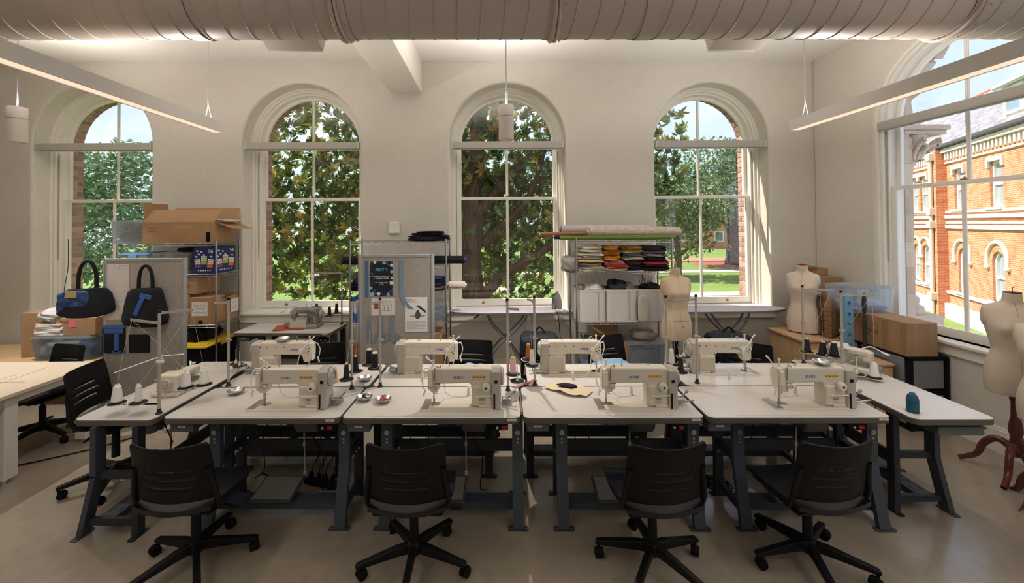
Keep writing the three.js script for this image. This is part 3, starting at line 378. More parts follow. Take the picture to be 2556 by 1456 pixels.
// ---------------------------------------------------------------- lettering
function decal(w, h, tex, mat) { return [new THREE.PlaneGeometry(w, h), new THREE.MeshPhysicalMaterial({ map: tex, transparent: true, roughness: 0.5, ...mat })]; }
function printOn(name, w, h, tex, parent, x, y, z, ry = 0, rx = 0, rz = 0, mat) { const [g, m] = decal(w, h, tex, mat); const q = part(name, g, m, parent, true); q.position.set(x, y, z); q.rotation.set(rx, ry, rz, 'YXZ'); return q; }
const texLogo = ctex(256, 64, (c, w, h) => { c.clearRect(0, 0, w, h); c.fillStyle = '#1d4f9c'; c.font = 'bold 62px sans-serif'; c.textBaseline = 'middle'; c.textAlign = 'center'; c.save(); c.translate(w / 2, h / 2); c.scale(1.45, 1); c.fillText('JUKI', 0, 2); c.restore(); });
const texWarn = ctex(256, 96, (c, w, h) => { c.fillStyle = '#d9a13c'; c.fillRect(0, 0, w, h); c.fillStyle = '#5d4316'; for (let k = 0; k < 4; k++) { c.beginPath(); c.moveTo(20 + k * 62, 40); c.lineTo(36 + k * 62, 12); c.lineTo(52 + k * 62, 40); c.fill(); } c.fillStyle = '#f1e6cc'; c.fillRect(8, 48, 240, 42); c.fillStyle = '#7a5f2d'; for (let k = 0; k < 3; k++) for (let i = 0; i < 14; i++) c.fillRect(14 + i * 16, 54 + k * 12, 11, 5); });
const texPlate = ctex(128, 96, (c, w, h) => { c.clearRect(0, 0, w, h); c.fillStyle = '#6d6a66'; c.fillRect(24, 4, 80, 30); c.fillStyle = '#cfc9bf'; for (let k = 0; k < 4; k++) c.fillRect(28, 8 + k * 7, 72, 2); c.strokeStyle = '#77736c'; c.strokeRect(10, 46, 108, 44); c.fillStyle = '#66625c'; c.font = '14px sans-serif'; c.fillText('DDL-8700', 26, 62); c.fillRect(22, 70, 84, 3); c.fillRect(22, 78, 84, 3); });
const texRuler = ctex(1024, 32, (c, w, h) => { c.clearRect(0, 0, w, h); c.fillStyle = '#8f8a82'; for (let i = 0; i < 256; i++) c.fillRect(i * 4, 6, 1.6, i % 10 === 0 ? 20 : 11); });
const texTag = ctex(128, 24, (c, w, h) => { c.fillStyle = '#dcd8d0'; c.fillRect(0, 0, w, h); c.fillStyle = '#3b3936'; c.font = 'bold 15px sans-serif'; c.textAlign = 'center'; c.fillText('JUKI 06', w / 2, 17); });

// ---------------------------------------------------------------- sewing table; +z is the operator's side
const TH = 0.77;
function makeTable(label, pos, turn) {
  const t = thing('sewing_table', label, 'table', pos, turn, 'industrial sewing tables');
  part('edge_band', ext(poly(rrect(1.2, 0.535, 0.045)), 0.027, 0.005, 2).rotateX(-Math.PI / 2).translate(0, TH - 0.0365, 0), MAT.edge, t);
  part('tabletop', ext(poly(rrect(1.196, 0.531, 0.043)), 0.0035).rotateX(-Math.PI / 2).translate(0, TH - 0.0035, 0), MAT.top, t);
  printOn('ruler_tape', 0.8, 0.014, texRuler, t, 0.0, TH + 0.0006, 0.24, 0, -Math.PI / 2);
  printOn('edge_label', 0.06, 0.014, texTag, t, 0.54, TH - 0.014, 0.2682); 
  const leg = (x) => {
    part('leg', [beam([x, TH - 0.04, 0.11], [x, 0.40, 0.11], 0.075, 0.04, [0, 0, 1]), beam([x, 0.41, 0.108], [x, 0.004, 0.205], 0.075, 0.035, [0, 0, 1]), ext(poly(rrect(0.14, 0.05, 0.015), [circ(0.008, -0.052, 0, 8), circ(0.008, 0.052, 0, 8)]), 0.005).rotateX(-Math.PI / 2).translate(x, 0, 0.21)], MAT.steelBlue, t);
    part('leg', [beam([x, TH - 0.04, -0.165], [x, 0.004, -0.165], 0.06, 0.04, [0, 0, 1]), ext(poly(rrect(0.13, 0.05, 0.015)), 0.005).rotateX(-Math.PI / 2).translate(x, 0, -0.165)], MAT.steelDark, t);
    part('side_rail', beam([x, 0.40, 0.11], [x, 0.40, -0.165], 0.03, 0.045), MAT.steelDark, t); part('side_rail', beam([x, 0.095, 0.18], [x, 0.095, -0.165], 0.03, 0.045), MAT.steelDark, t);
    part('height_bolt', [cyl(0.017, 0.017, 0.012, x, 0.61, 0.134, Math.PI / 2), cyl(0.009, 0.009, 0.02, x, 0.61, 0.136, Math.PI / 2, 0, 0, 6)], MAT.steel, t);
    part('bolt', [cyl(0.008, 0.008, 0.008, x, 0.565, 0.132, Math.PI / 2, 0, 0, 8), cyl(0.008, 0.008, 0.008, x, 0.54, 0.132, Math.PI / 2, 0, 0, 8), cyl(0.009, 0.009, 0.01, x - 0.012, 0.335, -0.14, Math.PI / 2, 0, 0, 8), cyl(0.009, 0.009, 0.01, x + 0.012, 0.36, -0.14, Math.PI / 2, 0, 0, 8)], MAT.steel, t);
  };
  leg(-0.33); leg(0.58);
  part('rear_beam', [rbox(0.91, 0.085, 0.03, 0.004, 0.125, 0.37, -0.165)], MAT.steelDark, t);
  // slotted foot channel
  const slots = []; for (let k = 0; k < 9; k++) for (const r of [-1, 1]) slots.push(rrect(0.05, 0.007, 0.003, -0.385 + k * 0.095, r * 0.03, 2).reverse());
  part('foot_channel', [ext(poly(rrect(0.91, 0.11, 0.004, 0, 0, 1), slots), 0.004).rotateX(-Math.PI / 2).translate(0.125, 0.11, 0.06), box(0.91, 0.045, 0.004, 0.125, 0.09, 0.115), box(0.91, 0.045, 0.004, 0.125, 0.09, 0.005)], MAT.steelBlue, t);
  const pd = part('treadle', [rbox(0.30, 0.014, 0.24, 0.006, 0.06, 0.155, 0.03, 0.18)], MAT.steelBlue, t); part('treadle_mat', [rbox(0.27, 0.006, 0.21, 0.003, 0.06, 0.1645, 0.031, 0.18)], mt(0x77726a, 0.9), pd);
  part('pitman_rod', [bar([0.2, 0.19, -0.09], [0.2, 0.62, -0.07], 0.005, 6), rbox(0.02, 0.03, 0.02, 0.004, 0.2, 0.2, -0.09), rbox(0.018, 0.03, 0.018, 0.004, 0.2, 0.42, -0.08)], MAT.dull, t);
  const mo = part('motor', [at(lathe([[0, -0.09], [0.06, -0.09], [0.075, -0.075], [0.075, 0.06], [0.055, 0.085], [0, 0.085]], 18), 0.26, 0.62, -0.02, 0, 0, Math.PI / 2), rbox(0.2, 0.09, 0.12, 0.01, 0.3, 0.665, -0.04), rbox(0.12, 0.06, 0.08, 0.01, 0.14, 0.68, -0.02)], mt(0x5d5a58, 0.55), t);
  part('pulley', [cyl(0.045, 0.045, 0.02, 0.19, 0.6, -0.02, 0, 0, Math.PI / 2)], MAT.blackRough, mo);
  const sw = part('switch_box', [rbox(0.11, 0.045, 0.06, 0.006, 0.46, 0.652, 0.12)], MAT.black, t); part('switch', rbox(0.035, 0.026, 0.01, 0.003, 0.49, 0.652, 0.152), MAT.red, sw); part('switch_knob', cyl(0.008, 0.008, 0.012, 0.44, 0.652, 0.154, Math.PI / 2), MAT.white, sw);
  const dr = part('drawer', [rbox(0.15, 0.055, 0.3, 0.008, -0.5, 0.678, 0.06), rbox(0.165, 0.014, 0.31, 0.004, -0.5, 0.702, 0.06)], mt(0x5a5c5c, 0.55), t); printOn('drawer_label', 0.055, 0.012, texTag, dr, -0.5, 0.69, 0.2155);
    part('switch_bracket', box(0.03, 0.06, 0.03, 0.46, 0.70, 0.11), MAT.steelDark, t); part('drawer_runner', [box(0.012, 0.025, 0.28, -0.56, 0.72, 0.06), box(0.012, 0.025, 0.28, -0.44, 0.72, 0.06)], MAT.steelDark, t);
  part('oil_pan', [rbox(0.42, 0.05, 0.2, 0.01, 0.15, 0.705, -0.01)], mt(0x46464a, 0.6), t);
  part('cable', [tube([[0.3, 0.62, -0.1], [0.25, 0.45, -0.12], [0.32, 0.3, -0.13], [0.3, 0.05, -0.15], [0.35, 0.006, -0.2]], 0.004, 5), tube([[-0.1, 0.72, -0.1], [-0.12, 0.6, -0.1], [-0.08, 0.5, -0.12], [-0.1, 0.4, -0.15]], 0.003, 5)], MAT.blackRough, t);
  return t;
}
const TR = -0.0275, zf = (x) => -2.79 + 0.0275 * (x - 0.18);
const tabs = [[-1.64, 'white-topped sewing table under the machine with a peach thread cone behind it'], [-0.4285, 'white-topped sewing table carrying two steel dishes of bobbins and red clips'], [0.787, 'white-topped sewing table with a cream and black fabric piece on it'], [2.008, 'white-topped sewing table under the machine topped by a steel dish']];
const T0 = makeTable(tabs[0][1], [tabs[0][0], 0, zf(tabs[0][0]) - 0.2675], TR);
for (let i = 1; i < 4; i++) copy(T0, [tabs[i][0], 0, zf(tabs[i][0]) - 0.2675], TR, tabs[i][1]);
const tabsB = [[-1.61, 'white-topped sewing table beside the pin board with tote bags, machine turned away'], [-0.385, 'white-topped sewing table in front of the pin board with the blue poster'], [0.86, 'white-topped sewing table in front of the rack of folded fabric'], [2.115, 'white-topped sewing table in front of the linen dress form']];
for (const [x, l] of tabsB) copy(T0, [x, 0, zf(x) - 0.535 - 0.012 - 0.2675], Math.PI + TR, l);
copy(T0, [-2.54, 0, -3.44], -Math.PI / 2 + TR, 'white-topped sewing table with the serger and four white thread cones');
copy(T0, [2.995, 0, -3.285], Math.PI / 2 + TR, 'white-topped sewing table carrying the teal thread cone');
copy(T0, [-2.57, 0, -5.36], TR * 2, 'white-topped sewing table under the window with orange cloth on it');

// ---------------------------------------------------------------- lockstitch machine; needle at -x, face to +z, bed centred at 0
function makeMachine(label, pos, turn) {
  const t = thing('sewing_machine', label, 'sewing machine', pos, turn, 'straight-stitch sewing machines');
  const bed = part('bed', [rbox(0.5, 0.012, 0.178, 0.006, 0, 0.003, 0), ext(poly(rrect(0.53, 0.2, 0.02)), 0.002).rotateX(-Math.PI / 2).translate(0.01, 0, 0)], MAT.cream, t);
  part('needle_plate', [ext(poly([...circ(0.032, 0.012, 0, 14).filter(([x]) => x > 0.0), [-0.06, 0.032], [-0.06, -0.032]]), 0.0015).rotateX(-Math.PI / 2).translate(-0.165, 0.009, 0), box(0.03, 0.0015, 0.008, -0.17, 0.0105, 0)], MAT.chrome, bed);
  part('slide_plate', box(0.05, 0.0015, 0.17, -0.222, 0.0094, 0), MAT.steel, bed);
  // body silhouette: pillar, arm and head
  const P = [[0.1, 0.006], [0.255, 0.006], [0.255, 0.262], [0.235, 0.276], [-0.175, 0.276], [-0.2, 0.262], [-0.205, 0.245], [-0.2, 0.13], [-0.178, 0.103], [-0.14, 0.103], [-0.128, 0.15], [-0.112, 0.166], [0.085, 0.17], [0.1, 0.158]];
  part('body', [ext(poly(P), 0.07, 0.014, 3).translate(0, 0, -0.035 - 0.0), rbox(0.15, 0.15, 0.118, 0.02, 0.178, 0.084, 0), rbox(0.09, 0.02, 0.13, 0.008, 0.2, 0.016, 0), rbox(0.40, 0.03, 0.088, 0.012, 0.02, 0.262, 0)], MAT.cream, t);
  part('face_plate', [rbox(0.006, 0.15, 0.07, 0.003, -0.205, 0.19, 0.0), rbox(0.03, 0.1, 0.012, 0.005, -0.185, 0.2, 0.052)], MAT.ivory, t);
  part('needle_bar', [cyl(0.0045, 0.0045, 0.06, -0.171, 0.08, 0, 0, 0, 0, 10), cyl(0.007, 0.007, 0.014, -0.171, 0.06, 0, 0, 0, 0, 10), cyl(0.0012, 0.0006, 0.05, -0.171, 0.032, 0, 0, 0, 0, 6)], MAT.chrome, t);
  part('presser_foot', [cyl(0.004, 0.004, 0.07, -0.171, 0.07, -0.016, 0, 0, 0, 8), rbox(0.014, 0.03, 0.012, 0.003, -0.171, 0.03, -0.012), box(0.022, 0.004, 0.032, -0.171, 0.013, 0.004), rbox(0.03, 0.005, 0.006, 0.002, -0.155, 0.075, -0.016)], MAT.steel, t);
  part('tension_knob', [cyl(0.013, 0.013, 0.016, -0.14, 0.15, 0.062, Math.PI / 2), cyl(0.019, 0.019, 0.004, -0.14, 0.15, 0.052, Math.PI / 2)], MAT.ivory, t); part('tension_spring', [cyl(0.021, 0.021, 0.003, -0.14, 0.15, 0.048, Math.PI / 2), tor(0.012, 0.002, -0.14, 0.15, 0.072, 0, 0, 0, 14), rbox(0.04, 0.01, 0.006, 0.002, -0.135, 0.172, 0.052)], MAT.steel, t);
  part('take_up_guard', [tube([[-0.155, 0.19, 0.055], [-0.155, 0.27, 0.058], [-0.14, 0.292, 0.05], [-0.12, 0.28, 0.045]], 0.004, 6)], MAT.steel, t);
  part('thread_post', [cyl(0.006, 0.007, 0.04, -0.172, 0.295, 0.0, 0, 0, 0, 10), cyl(0.009, 0.009, 0.006, -0.172, 0.317, 0.0, 0, 0, 0, 10)], MAT.ivory, t);
  part('thread_guide', [bar([-0.06, 0.276, 0.0], [-0.06, 0.318, 0.0], 0.0022, 6), sph(0.005, -0.06, 0.318, 0, 1, 1, 1, 8), cyl(0.006, 0.006, 0.006, -0.06, 0.279, 0, 0, 0, 0, 8), rbox(0.012, 0.014, 0.012, 0.003, -0.12, 0.283, 0.02)], MAT.steel, t);
  part('oil_window', [at(new THREE.SphereGeometry(0.014, 14, 6, 0, Math.PI * 2, 0, Math.PI / 2).scale(1, 0.5, 1), 0.13, 0.277, 0)], MAT.chrome, t);
  part('stitch_dial', [cyl(0.03, 0.03, 0.024, 0.205, 0.152, 0.07, Math.PI / 2, 0, 0, 28), cyl(0.022, 0.024, 0.01, 0.205, 0.152, 0.086, Math.PI / 2, 0, 0, 28)], MAT.ivory, t); part('dial_cap', cyl(0.007, 0.007, 0.004, 0.205, 0.152, 0.092, Math.PI / 2), MAT.black, t);
  part('reverse_lever', [bar([0.135, 0.089, 0.075], [0.255, 0.092, 0.07], 0.0045, 8), sph(0.008, 0.135, 0.089, 0.075, 1, 1, 1, 8)], MAT.ivory, t);
  const bc = part('belt_cover', [ext(poly([[-0.075, 0.0], [0.055, 0.0], [0.06, 0.06], [0.062, 0.2], [0.052, 0.25], [0.02, 0.274], [-0.03, 0.274], [-0.062, 0.25], [-0.068, 0.2]]), 0.045, 0.01, 2).rotateY(Math.PI / 2).translate(0.253, 0.004, 0)], MAT.greyp, t);
  part('cover_slot', [box(0.02, 0.02, 0.004, 0.275, 0.19, 0.072), box(0.012, 0.1, 0.006, 0.262, 0.055, 0.0735)], MAT.black, bc);
  part('handwheel', [at(lathe([[0, -0.012], [0.05, -0.012], [0.062, -0.006], [0.062, 0.006], [0.05, 0.012], [0.035, 0.006], [0.012, 0.006], [0.012, 0.014], [0, 0.014]], 28), 0.316, 0.205, 0, 0, 0, -Math.PI / 2), tor(0.045, 0.004, 0.328, 0.205, 0, 0, Math.PI / 2, 0, 24)], MAT.dull, t);
  part('bobbin_winder', [rbox(0.07, 0.03, 0.05, 0.008, 0.35, 0.03, -0.02), bar([0.31, 0.02, 0.02], [0.42, 0.05, 0.05], 0.006, 6), bar([0.34, 0.02, -0.02], [0.40, 0.08, -0.02], 0.005, 6), cyl(0.012, 0.012, 0.012, 0.405, 0.085, -0.02, 0, 0, 0.6), cyl(0.018, 0.018, 0.004, 0.315, 0.06, 0.0, 0, 0, Math.PI / 2)], MAT.steel, t);
  for (const s of [-1, 1]) printOn('logo', 0.095, 0.024, texLogo, t, s > 0 ? 0.01 : -0.06, 0.214, s * 0.0495, s > 0 ? 0 : Math.PI);
  printOn('warning_label', 0.092, 0.034, texWarn, t, 0.155, 0.208, 0.0495); printOn('model_plate', 0.06, 0.045, texPlate, t, 0.175, 0.05, 0.0597);
  part('screw', [[-0.185, 0.2], [-0.18, 0.175], [-0.165, 0.19], [-0.19, 0.225], [-0.11, 0.2], [-0.08, 0.205], [0.03, 0.235], [0.1, 0.235], [0.18, 0.235], [0.235, 0.235], [0.2, 0.155], [0.235, 0.155], [0.11, 0.165]].map(([x, y]) => cyl(0.0045, 0.0045, 0.004, x, y, -0.0495, Math.PI / 2, 0, 0, 8)), MAT.black, t);
  part('service_cover', [rbox(0.13, 0.11, 0.006, 0.003, 0.178, 0.085, -0.06)], MAT.creamD, t);
  const lp = part('work_light', [tube([[-0.2, 0.25, -0.03], [-0.235, 0.26, 0.0], [-0.25, 0.2, 0.03], [-0.235, 0.13, 0.04]], 0.0042, 6), cyl(0.008, 0.006, 0.05, -0.23, 0.105, 0.042, 0.1, 0, -0.3, 10)], MAT.white, t);
  part('lamp_base', [cyl(0.017, 0.017, 0.014, -0.125, 0.212, -0.057, Math.PI / 2), tube([[-0.125, 0.212, -0.064], [-0.17, 0.26, -0.07], [-0.215, 0.31, -0.05]], 0.004, 6), rbox(0.03, 0.012, 0.012, 0.004, -0.225, 0.318, -0.046, 0, 0, -0.8)], MAT.white, lp);
  part('lamp_cable', [tube([[-0.125, 0.2, -0.066], [-0.11, 0.13, -0.08], [-0.1, 0.05, -0.1], [-0.05, 0.008, -0.13], [0.05, 0.006, -0.15]], 0.0032, 5)], MAT.white, t);
  part('knee_pin', [cyl(0.009, 0.011, 0.06, 0.06, 0.03, -0.18, 0, 0, 0, 10), cyl(0.014, 0.014, 0.006, 0.06, 0.003, -0.18, 0, 0, 0, 10)], MAT.ivory, t);
  return t;
}
const MF = [[-1.49, 'cream sewing machine with a peach cone behind, between dish and blue-black cones'], [-0.272, 'cream sewing machine beside the two steel dishes, red clip on its bed'], [0.953, 'cream sewing machine beside the cream and black fabric piece'], [2.172, 'cream sewing machine with a steel dish resting on its arm']];
const M0 = makeMachine(MF[0][1], [MF[0][0], TH, zf(MF[0][0]) - 0.2], TR);
for (let i = 1; i < 4; i++) copy(M0, [MF[i][0], TH, zf(MF[i][0]) - 0.2], TR, MF[i][1]);
const MB = [[-1.80, 'cream sewing machine turned away with a steel dish on top, near tote bags'], [-0.54, 'cream sewing machine turned away before the pin board with the blue poster'], [0.70, 'cream sewing machine turned away beside the orange and white cones'], [1.98, 'cream sewing machine turned away in front of the linen dress form']];
for (const [x, l] of MB) copy(M0, [x, TH, zf(x) - 0.547 - 0.535 + 0.215], Math.PI + TR, l);

// ---------------------------------------------------------------- sergers and coverstitch machine
function makeSerger(label, pos, turn, body = MAT.cream) {
  const t = thing('serger', label, 'sewing machine', pos, turn);
  part('base', [rbox(0.36, 0.05, 0.24, 0.015, 0, 0.025, 0), rbox(0.12, 0.1, 0.2, 0.02, 0.1, 0.09, -0.01)], body, t);
  part('body', [rbox(0.14, 0.2, 0.18, 0.03, 0.1, 0.15, -0.02), rbox(0.30, 0.07, 0.1, 0.025, -0.02, 0.2, -0.03), rbox(0.07, 0.11, 0.1, 0.02, -0.15, 0.165, -0.02)], body, t);
  part('front_cover', [rbox(0.2, 0.09, 0.012, 0.006, -0.05, 0.06, 0.115)], MAT.creamD, t);
  part('sewing_plate', [box(0.24, 0.006, 0.16, -0.12, 0.054, 0.02)], MAT.chrome, t);
  part('presser_foot', [cyl(0.005, 0.005, 0.07, -0.15, 0.1, 0, 0, 0, 0, 8), rbox(0.02, 0.03, 0.05, 0.005, -0.15, 0.07, 0.01), cyl(0.004, 0.004, 0.06, -0.13, 0.1, 0.0, 0, 0, 0, 8)], MAT.steel, t);
  part('handwheel', [cyl(0.055, 0.055, 0.03, 0.185, 0.15, -0.02, 0, 0, Math.PI / 2, 28), cyl(0.03, 0.035, 0.02, 0.205, 0.15, -0.02, 0, 0, Math.PI / 2)], MAT.greyp, t);
  for (let k = 0; k < 4; k++) part('tension_dial', [cyl(0.014, 0.014, 0.022, 0.05 + k * 0.035, 0.215 - k * 0.012, 0.078, Math.PI / 2, 0, 0, 12), cyl(0.018, 0.018, 0.003, 0.05 + k * 0.035, 0.215 - k * 0.012, 0.072, Math.PI / 2, 0, 0, 12)], MAT.steel, t);
  part('lamp_arm', [tube([[-0.1, 0.24, -0.03], [-0.16, 0.27, 0.02], [-0.24, 0.22, 0.06]], 0.006, 6), rbox(0.06, 0.02, 0.02, 0.008, -0.26, 0.21, 0.065, 0, 0, 0.3)], MAT.white, t);
  part('thread_post', [bar([0.0, 0.235, -0.03], [0.0, 0.29, -0.03], 0.003, 6), bar([0.06, 0.235, -0.03], [0.06, 0.28, -0.03], 0.003, 6)], MAT.chrome, t);
  part('eye_guard', [rbox(0.08, 0.05, 0.004, 0.002, -0.13, 0.2, 0.07, -0.5)], MAT.clear, t);
  for (const [s, a] of [[1, 0], [-1, Math.PI]]) printOn('logo', 0.08, 0.02, texLogo, t, 0.02, 0.2, s > 0 ? 0.0215 : -0.0815, a);
  return t;
}
makeSerger('low cream serger with four white thread cones beside it', [-2.5, TH, -3.36], -Math.PI / 2 + TR).scale.set(0.85, 0.66, 0.85);
makeSerger('cream serger near the long cardboard carton, clear guard on top', [3.13, TH, -3.66], Math.PI / 2 + 0.5).scale.set(0.85, 0.8, 0.85);
{
  const s = makeSerger('grey coverstitch machine standing on orange cloth by the window', [-2.42, TH, -5.40], 0.05, mt(0x8f8a82, 0.45)); s.name = numbered('coverstitch_machine');
  for (let k = 0; k < 6; k++) part('looper_knob', [cyl(0.013, 0.013, 0.025, 0.07 + (k % 2) * 0.04, 0.07 + Math.floor(k / 2) * 0.035, 0.1, Math.PI / 2, 0, 0, 10)], MAT.chrome, s);
}

// ---------------------------------------------------------------- thread stands and cones
const rimM = mt(0xd8d4cc, 0.5), padM = mt(0x1d1c1c, 0.95);
function stand(label, x, z, y0, arms, trays, mat = MAT.dull, H = 0.7) { // arms: [dx,dz]; trays: [dx,dz,h,spindle]
  const t = thing('thread_stand', label, 'thread stand', [x, y0, z], 0, 'thread stands on the sewing tables');
  part('pole', [cyl(0.0095, 0.0095, H, 0, H / 2, 0, 0, 0, 0, 12)], mat, t); part('pole_cap', cyl(0.0105, 0.0105, 0.018, 0, H, 0, 0, 0, 0, 12), MAT.black, t);
  part('base_flange', [cyl(0.016, 0.022, 0.012, 0, 0.006, 0), cyl(0.013, 0.013, 0.03, 0, 0.02, 0)], MAT.steelDark, t);
  if (H > 0.3) part('clamp', [rbox(0.026, 0.03, 0.026, 0.005, 0, H * 0.53, 0), cyl(0.006, 0.006, 0.02, 0.018, H * 0.53, 0, 0, 0, Math.PI / 2, 8)], MAT.dull, t);
  for (const [dx, dz, dy = 0] of arms) { const A = [0, H - 0.03 + dy, 0], B = [dx, H - 0.03 + dy, dz]; const a = part('guide_arm', [beam(A, B, 0.004, 0.018)], MAT.dull, t); part('guide_eye', [0.55, 0.95].map((k) => sph(0.006, dx * k, H - 0.03 + dy, dz * k, 1, 1, 1, 8)), MAT.steel, a); }
  for (const [dx, dz, h, sp] of trays) {
    const tr = part('spool_tray', [lathe([[0, -0.004], [0.04, -0.004], [0.058, 0.0], [0.06, 0.004], [0.056, 0.004], [0.052, 0.001], [0, 0.001]], 28, dx, h, dz)], rimM, t);
    part('tray_pad', cyl(0.053, 0.053, 0.004, dx, h + 0.003, dz, 0, 0, 0, 28), padM, tr); part('tray_bracket', beam([0, h - 0.008, 0], [dx, h - 0.008, dz], 0.014, 0.004), MAT.dull, tr);
    if (!sp && arms.length) { const A = arms[trays.findIndex((q) => q[0] === dx && q[1] === dz) % arms.length]; part('thread_strand', tube([[dx, h + 0.12, dz], [dx * 0.6 + A[0] * 0.4, h * 0.45 + H * 0.5, dz * 0.6 + A[1] * 0.4], [A[0] * 0.95, H - 0.03 + (A[2] || 0), A[1] * 0.95]], 0.0008, 4, 8), MAT.white, tr); }
    part('spindle', [bar([dx, h, dz], [dx, h + 0.13, dz], 0.0025, 6), ...(sp ? [lathe([[0.012, 0], [0.012, 0.012], [0.006, 0.035], [0, 0.035]], 10, dx, h + 0.004, dz)] : [])], sp ? MAT.ivory : MAT.steel, tr);
  }
}
const coneGeo = {};
function cone(label, x, y, z, color, kind = 'cone', group) { // body of thread on a core
  const t = thing('thread_cone', label, 'thread cone', [x, y, z], rr(0, 6), group);
  const K = { cone: [[0.031, 0.006], [0.034, 0.012], [0.021, 0.105], [0.018, 0.112]], tube: [[0.023, 0.006], [0.025, 0.012], [0.023, 0.11], [0.02, 0.116]], slim: [[0.022, 0.006], [0.024, 0.012], [0.015, 0.11], [0.013, 0.115]], bullet: [[0.03, 0.006], [0.033, 0.01], [0.033, 0.085], [0.026, 0.112], [0.018, 0.118]] }[kind];
  const pts = [[0, K[0][1]]]; for (let i = 0; i + 1 < K.length; i++) { const n = i === 1 ? 14 : 1; for (let k = 0; k < n; k++) { const u = k / n; pts.push([K[i][0] + (K[i + 1][0] - K[i][0]) * u + (k % 2) * 0.0005, K[i][1] + (K[i + 1][1] - K[i][1]) * u]); } } pts.push(K[K.length - 1], [0, K[K.length - 1][1]]);
  const core = { cone: [0.022, 0.016], tube: [0.024, 0.02], slim: [0.018, 0.011], bullet: [0.036, 0.016] }[kind], cc = color === 0xeeb9c6 ? 0xa9b82e : kind === 'bullet' ? color : 0xe3dcb8, top = K[K.length - 1][1];
  part('thread', coneGeo[kind] ??= shared(lathe(pts, 24)), mt(color, 0.75), t); part('core', coneGeo[kind + 'c'] ??= shared(lathe([[0, 0], [core[0], 0], [core[0], 0.006], [core[1], 0.01], [core[1], top - 0.002], [core[1] * 0.95, top + 0.01], [0.006, top + 0.01], [0.006, top]], 18)), mt(cc, 0.5), t);
  return t;
}
const WHT = 0xe9e6e2, BLK = 0x17171a, yT = TH;
stand('four-cone thread stand at the serger with white cones', -2.318, -2.932, yT, [[-0.3, -0.12, -0.05], [0.16, -0.1, 0.02]], [[-0.285, 0.0, 0.075], [-0.14, 0.0, 0.075], [0.06, -0.17, 0.11], [0.155, -0.22, 0.11]]);
for (const [dx, dz, h, k] of [[-0.285, 0, 0.075, 'cone'], [-0.14, 0, 0.075, 'slim'], [0.06, -0.17, 0.11, 'cone'], [0.155, -0.22, 0.11, 'cone']]) cone('white thread cone on the stand of the four-cone serger', -2.318 + dx, yT + h + 0.006, -2.932 + dz, WHT, k, 'white cones at the four-cone serger');
part('wire_hook', [bar([0, 0.36, 0], [-0.05, 0.37, -0.05], 0.005, 6), bar([-0.05, 0.37, -0.05], [-0.26, 0.3, 0.05], 0.004, 6), bar([-0.05, 0.375, -0.05], [0.08, 0.37, -0.12], 0.004, 6), rbox(0.05, 0.02, 0.012, 0.003, 0.015, 0.36, 0.012)], MAT.white, scene.getObjectByName('thread_stand'));
stand('empty two-tray thread stand between the serger and the peach cone machine', -2.154, -3.421, yT, [[-0.1, 0.02, 0]], [[-0.16, -0.36, 0.06, 1], [-0.09, -0.3, 0.06, 1]]);
stand('thread stand with two large black cones behind the steel dishes', -0.92, -3.362, yT, [[-0.06, 0.05]], [[-0.115, -0.09, 0.145], [-0.05, -0.03, 0.135]]);
cone('tall black thread cone on the stand before the right pin board', -1.035, yT + 0.151, -3.452, BLK, 'tube', 'pair of tall black cones'); cone('tall black thread cone on the stand before the right pin board', -0.97, yT + 0.141, -3.392, BLK, 'tube', 'pair of tall black cones');
stand('thread stand with two black cones with cream tops beside the peach cone', -1.131, -3.321, yT, [[0.02, -0.1]], [[0.01, -0.06, 0.115], [-0.02, 0.06, 0.095]]);
cone('black cone with cream top, beside the peach cone', -1.121, yT + 0.121, -3.381, BLK, 'slim', 'black cones with cream tops'); cone('black cone with cream top, beside the peach cone', -1.151, yT + 0.101, -3.261, BLK, 'slim', 'black cones with cream tops');
stand('thread stand with a pink cone and one empty tray', 0.093, -3.256, yT, [[-0.01, -0.12], [0.09, 0.03, -0.04]], [[0.04, 0.01, 0.125], [0.07, 0.085, 0.1, 1]]);
cone('pink thread spool with lime green ends', 0.133, yT + 0.131, -3.246, 0xeeb9c6, 'tube');
stand('thread stand with an orange and a white cone', 0.311, -3.354, yT, [[-0.05, -0.08]], [[-0.045, -0.07, 0.18], [-0.02, 0.0, 0.155]]);
cone('rust orange thread cone on a stand before the ironing board', 0.266, yT + 0.186, -3.424, 0xb7632b, 'slim'); cone('white thread cone just in front of the rust orange cone', 0.291, yT + 0.161, -3.354, WHT, 'slim');
stand('thread stand with a white and a black cone before the linen dress form', 1.36, -3.33, yT, [[0.05, 0.05], [0.03, -0.08]], [[0.04, 0.0, 0.155], [0.095, 0.04, 0.11]]);
cone('white thread cone on the stand before the linen dress form', 1.40, yT + 0.161, -3.33, WHT, 'slim'); cone('black thread cone with white core before the linen dress form', 1.455, yT + 0.116, -3.29, 0x1f1c20, 'slim');
stand('thread stand with one empty tray at the machine before the dress form', 1.613, -3.351, yT, [[-0.2, 0.02, 0]], [[-0.09, -0.03, 0.2, 1]]);
stand('thread stand with black cones behind the topped machine', 2.806, -3.793, yT, [[0.25, 0.05], [0.1, 0.09, -0.02]], [[0.03, 0.0, 0.1], [0.1, 0.1, 0.1]]);
cone('black thread cone on the stand beside the low wooden cabinet', 2.836, yT + 0.106, -3.793, 0x191b26, 'cone', 'black cones by the low cabinet'); cone('black thread cone on the stand beside the low wooden cabinet', 2.906, yT + 0.106, -3.693, 0x191b26, 'cone', 'black cones by the low cabinet');
stand('thread stand with a white cone beside the serger near the carton', 2.9, -3.48, yT, [[0.26, 0.02]], [[0.03, -0.12, 0.12], [0.07, 0.06, 0.03, 1], [0.16, 0.12, 0.02]]);
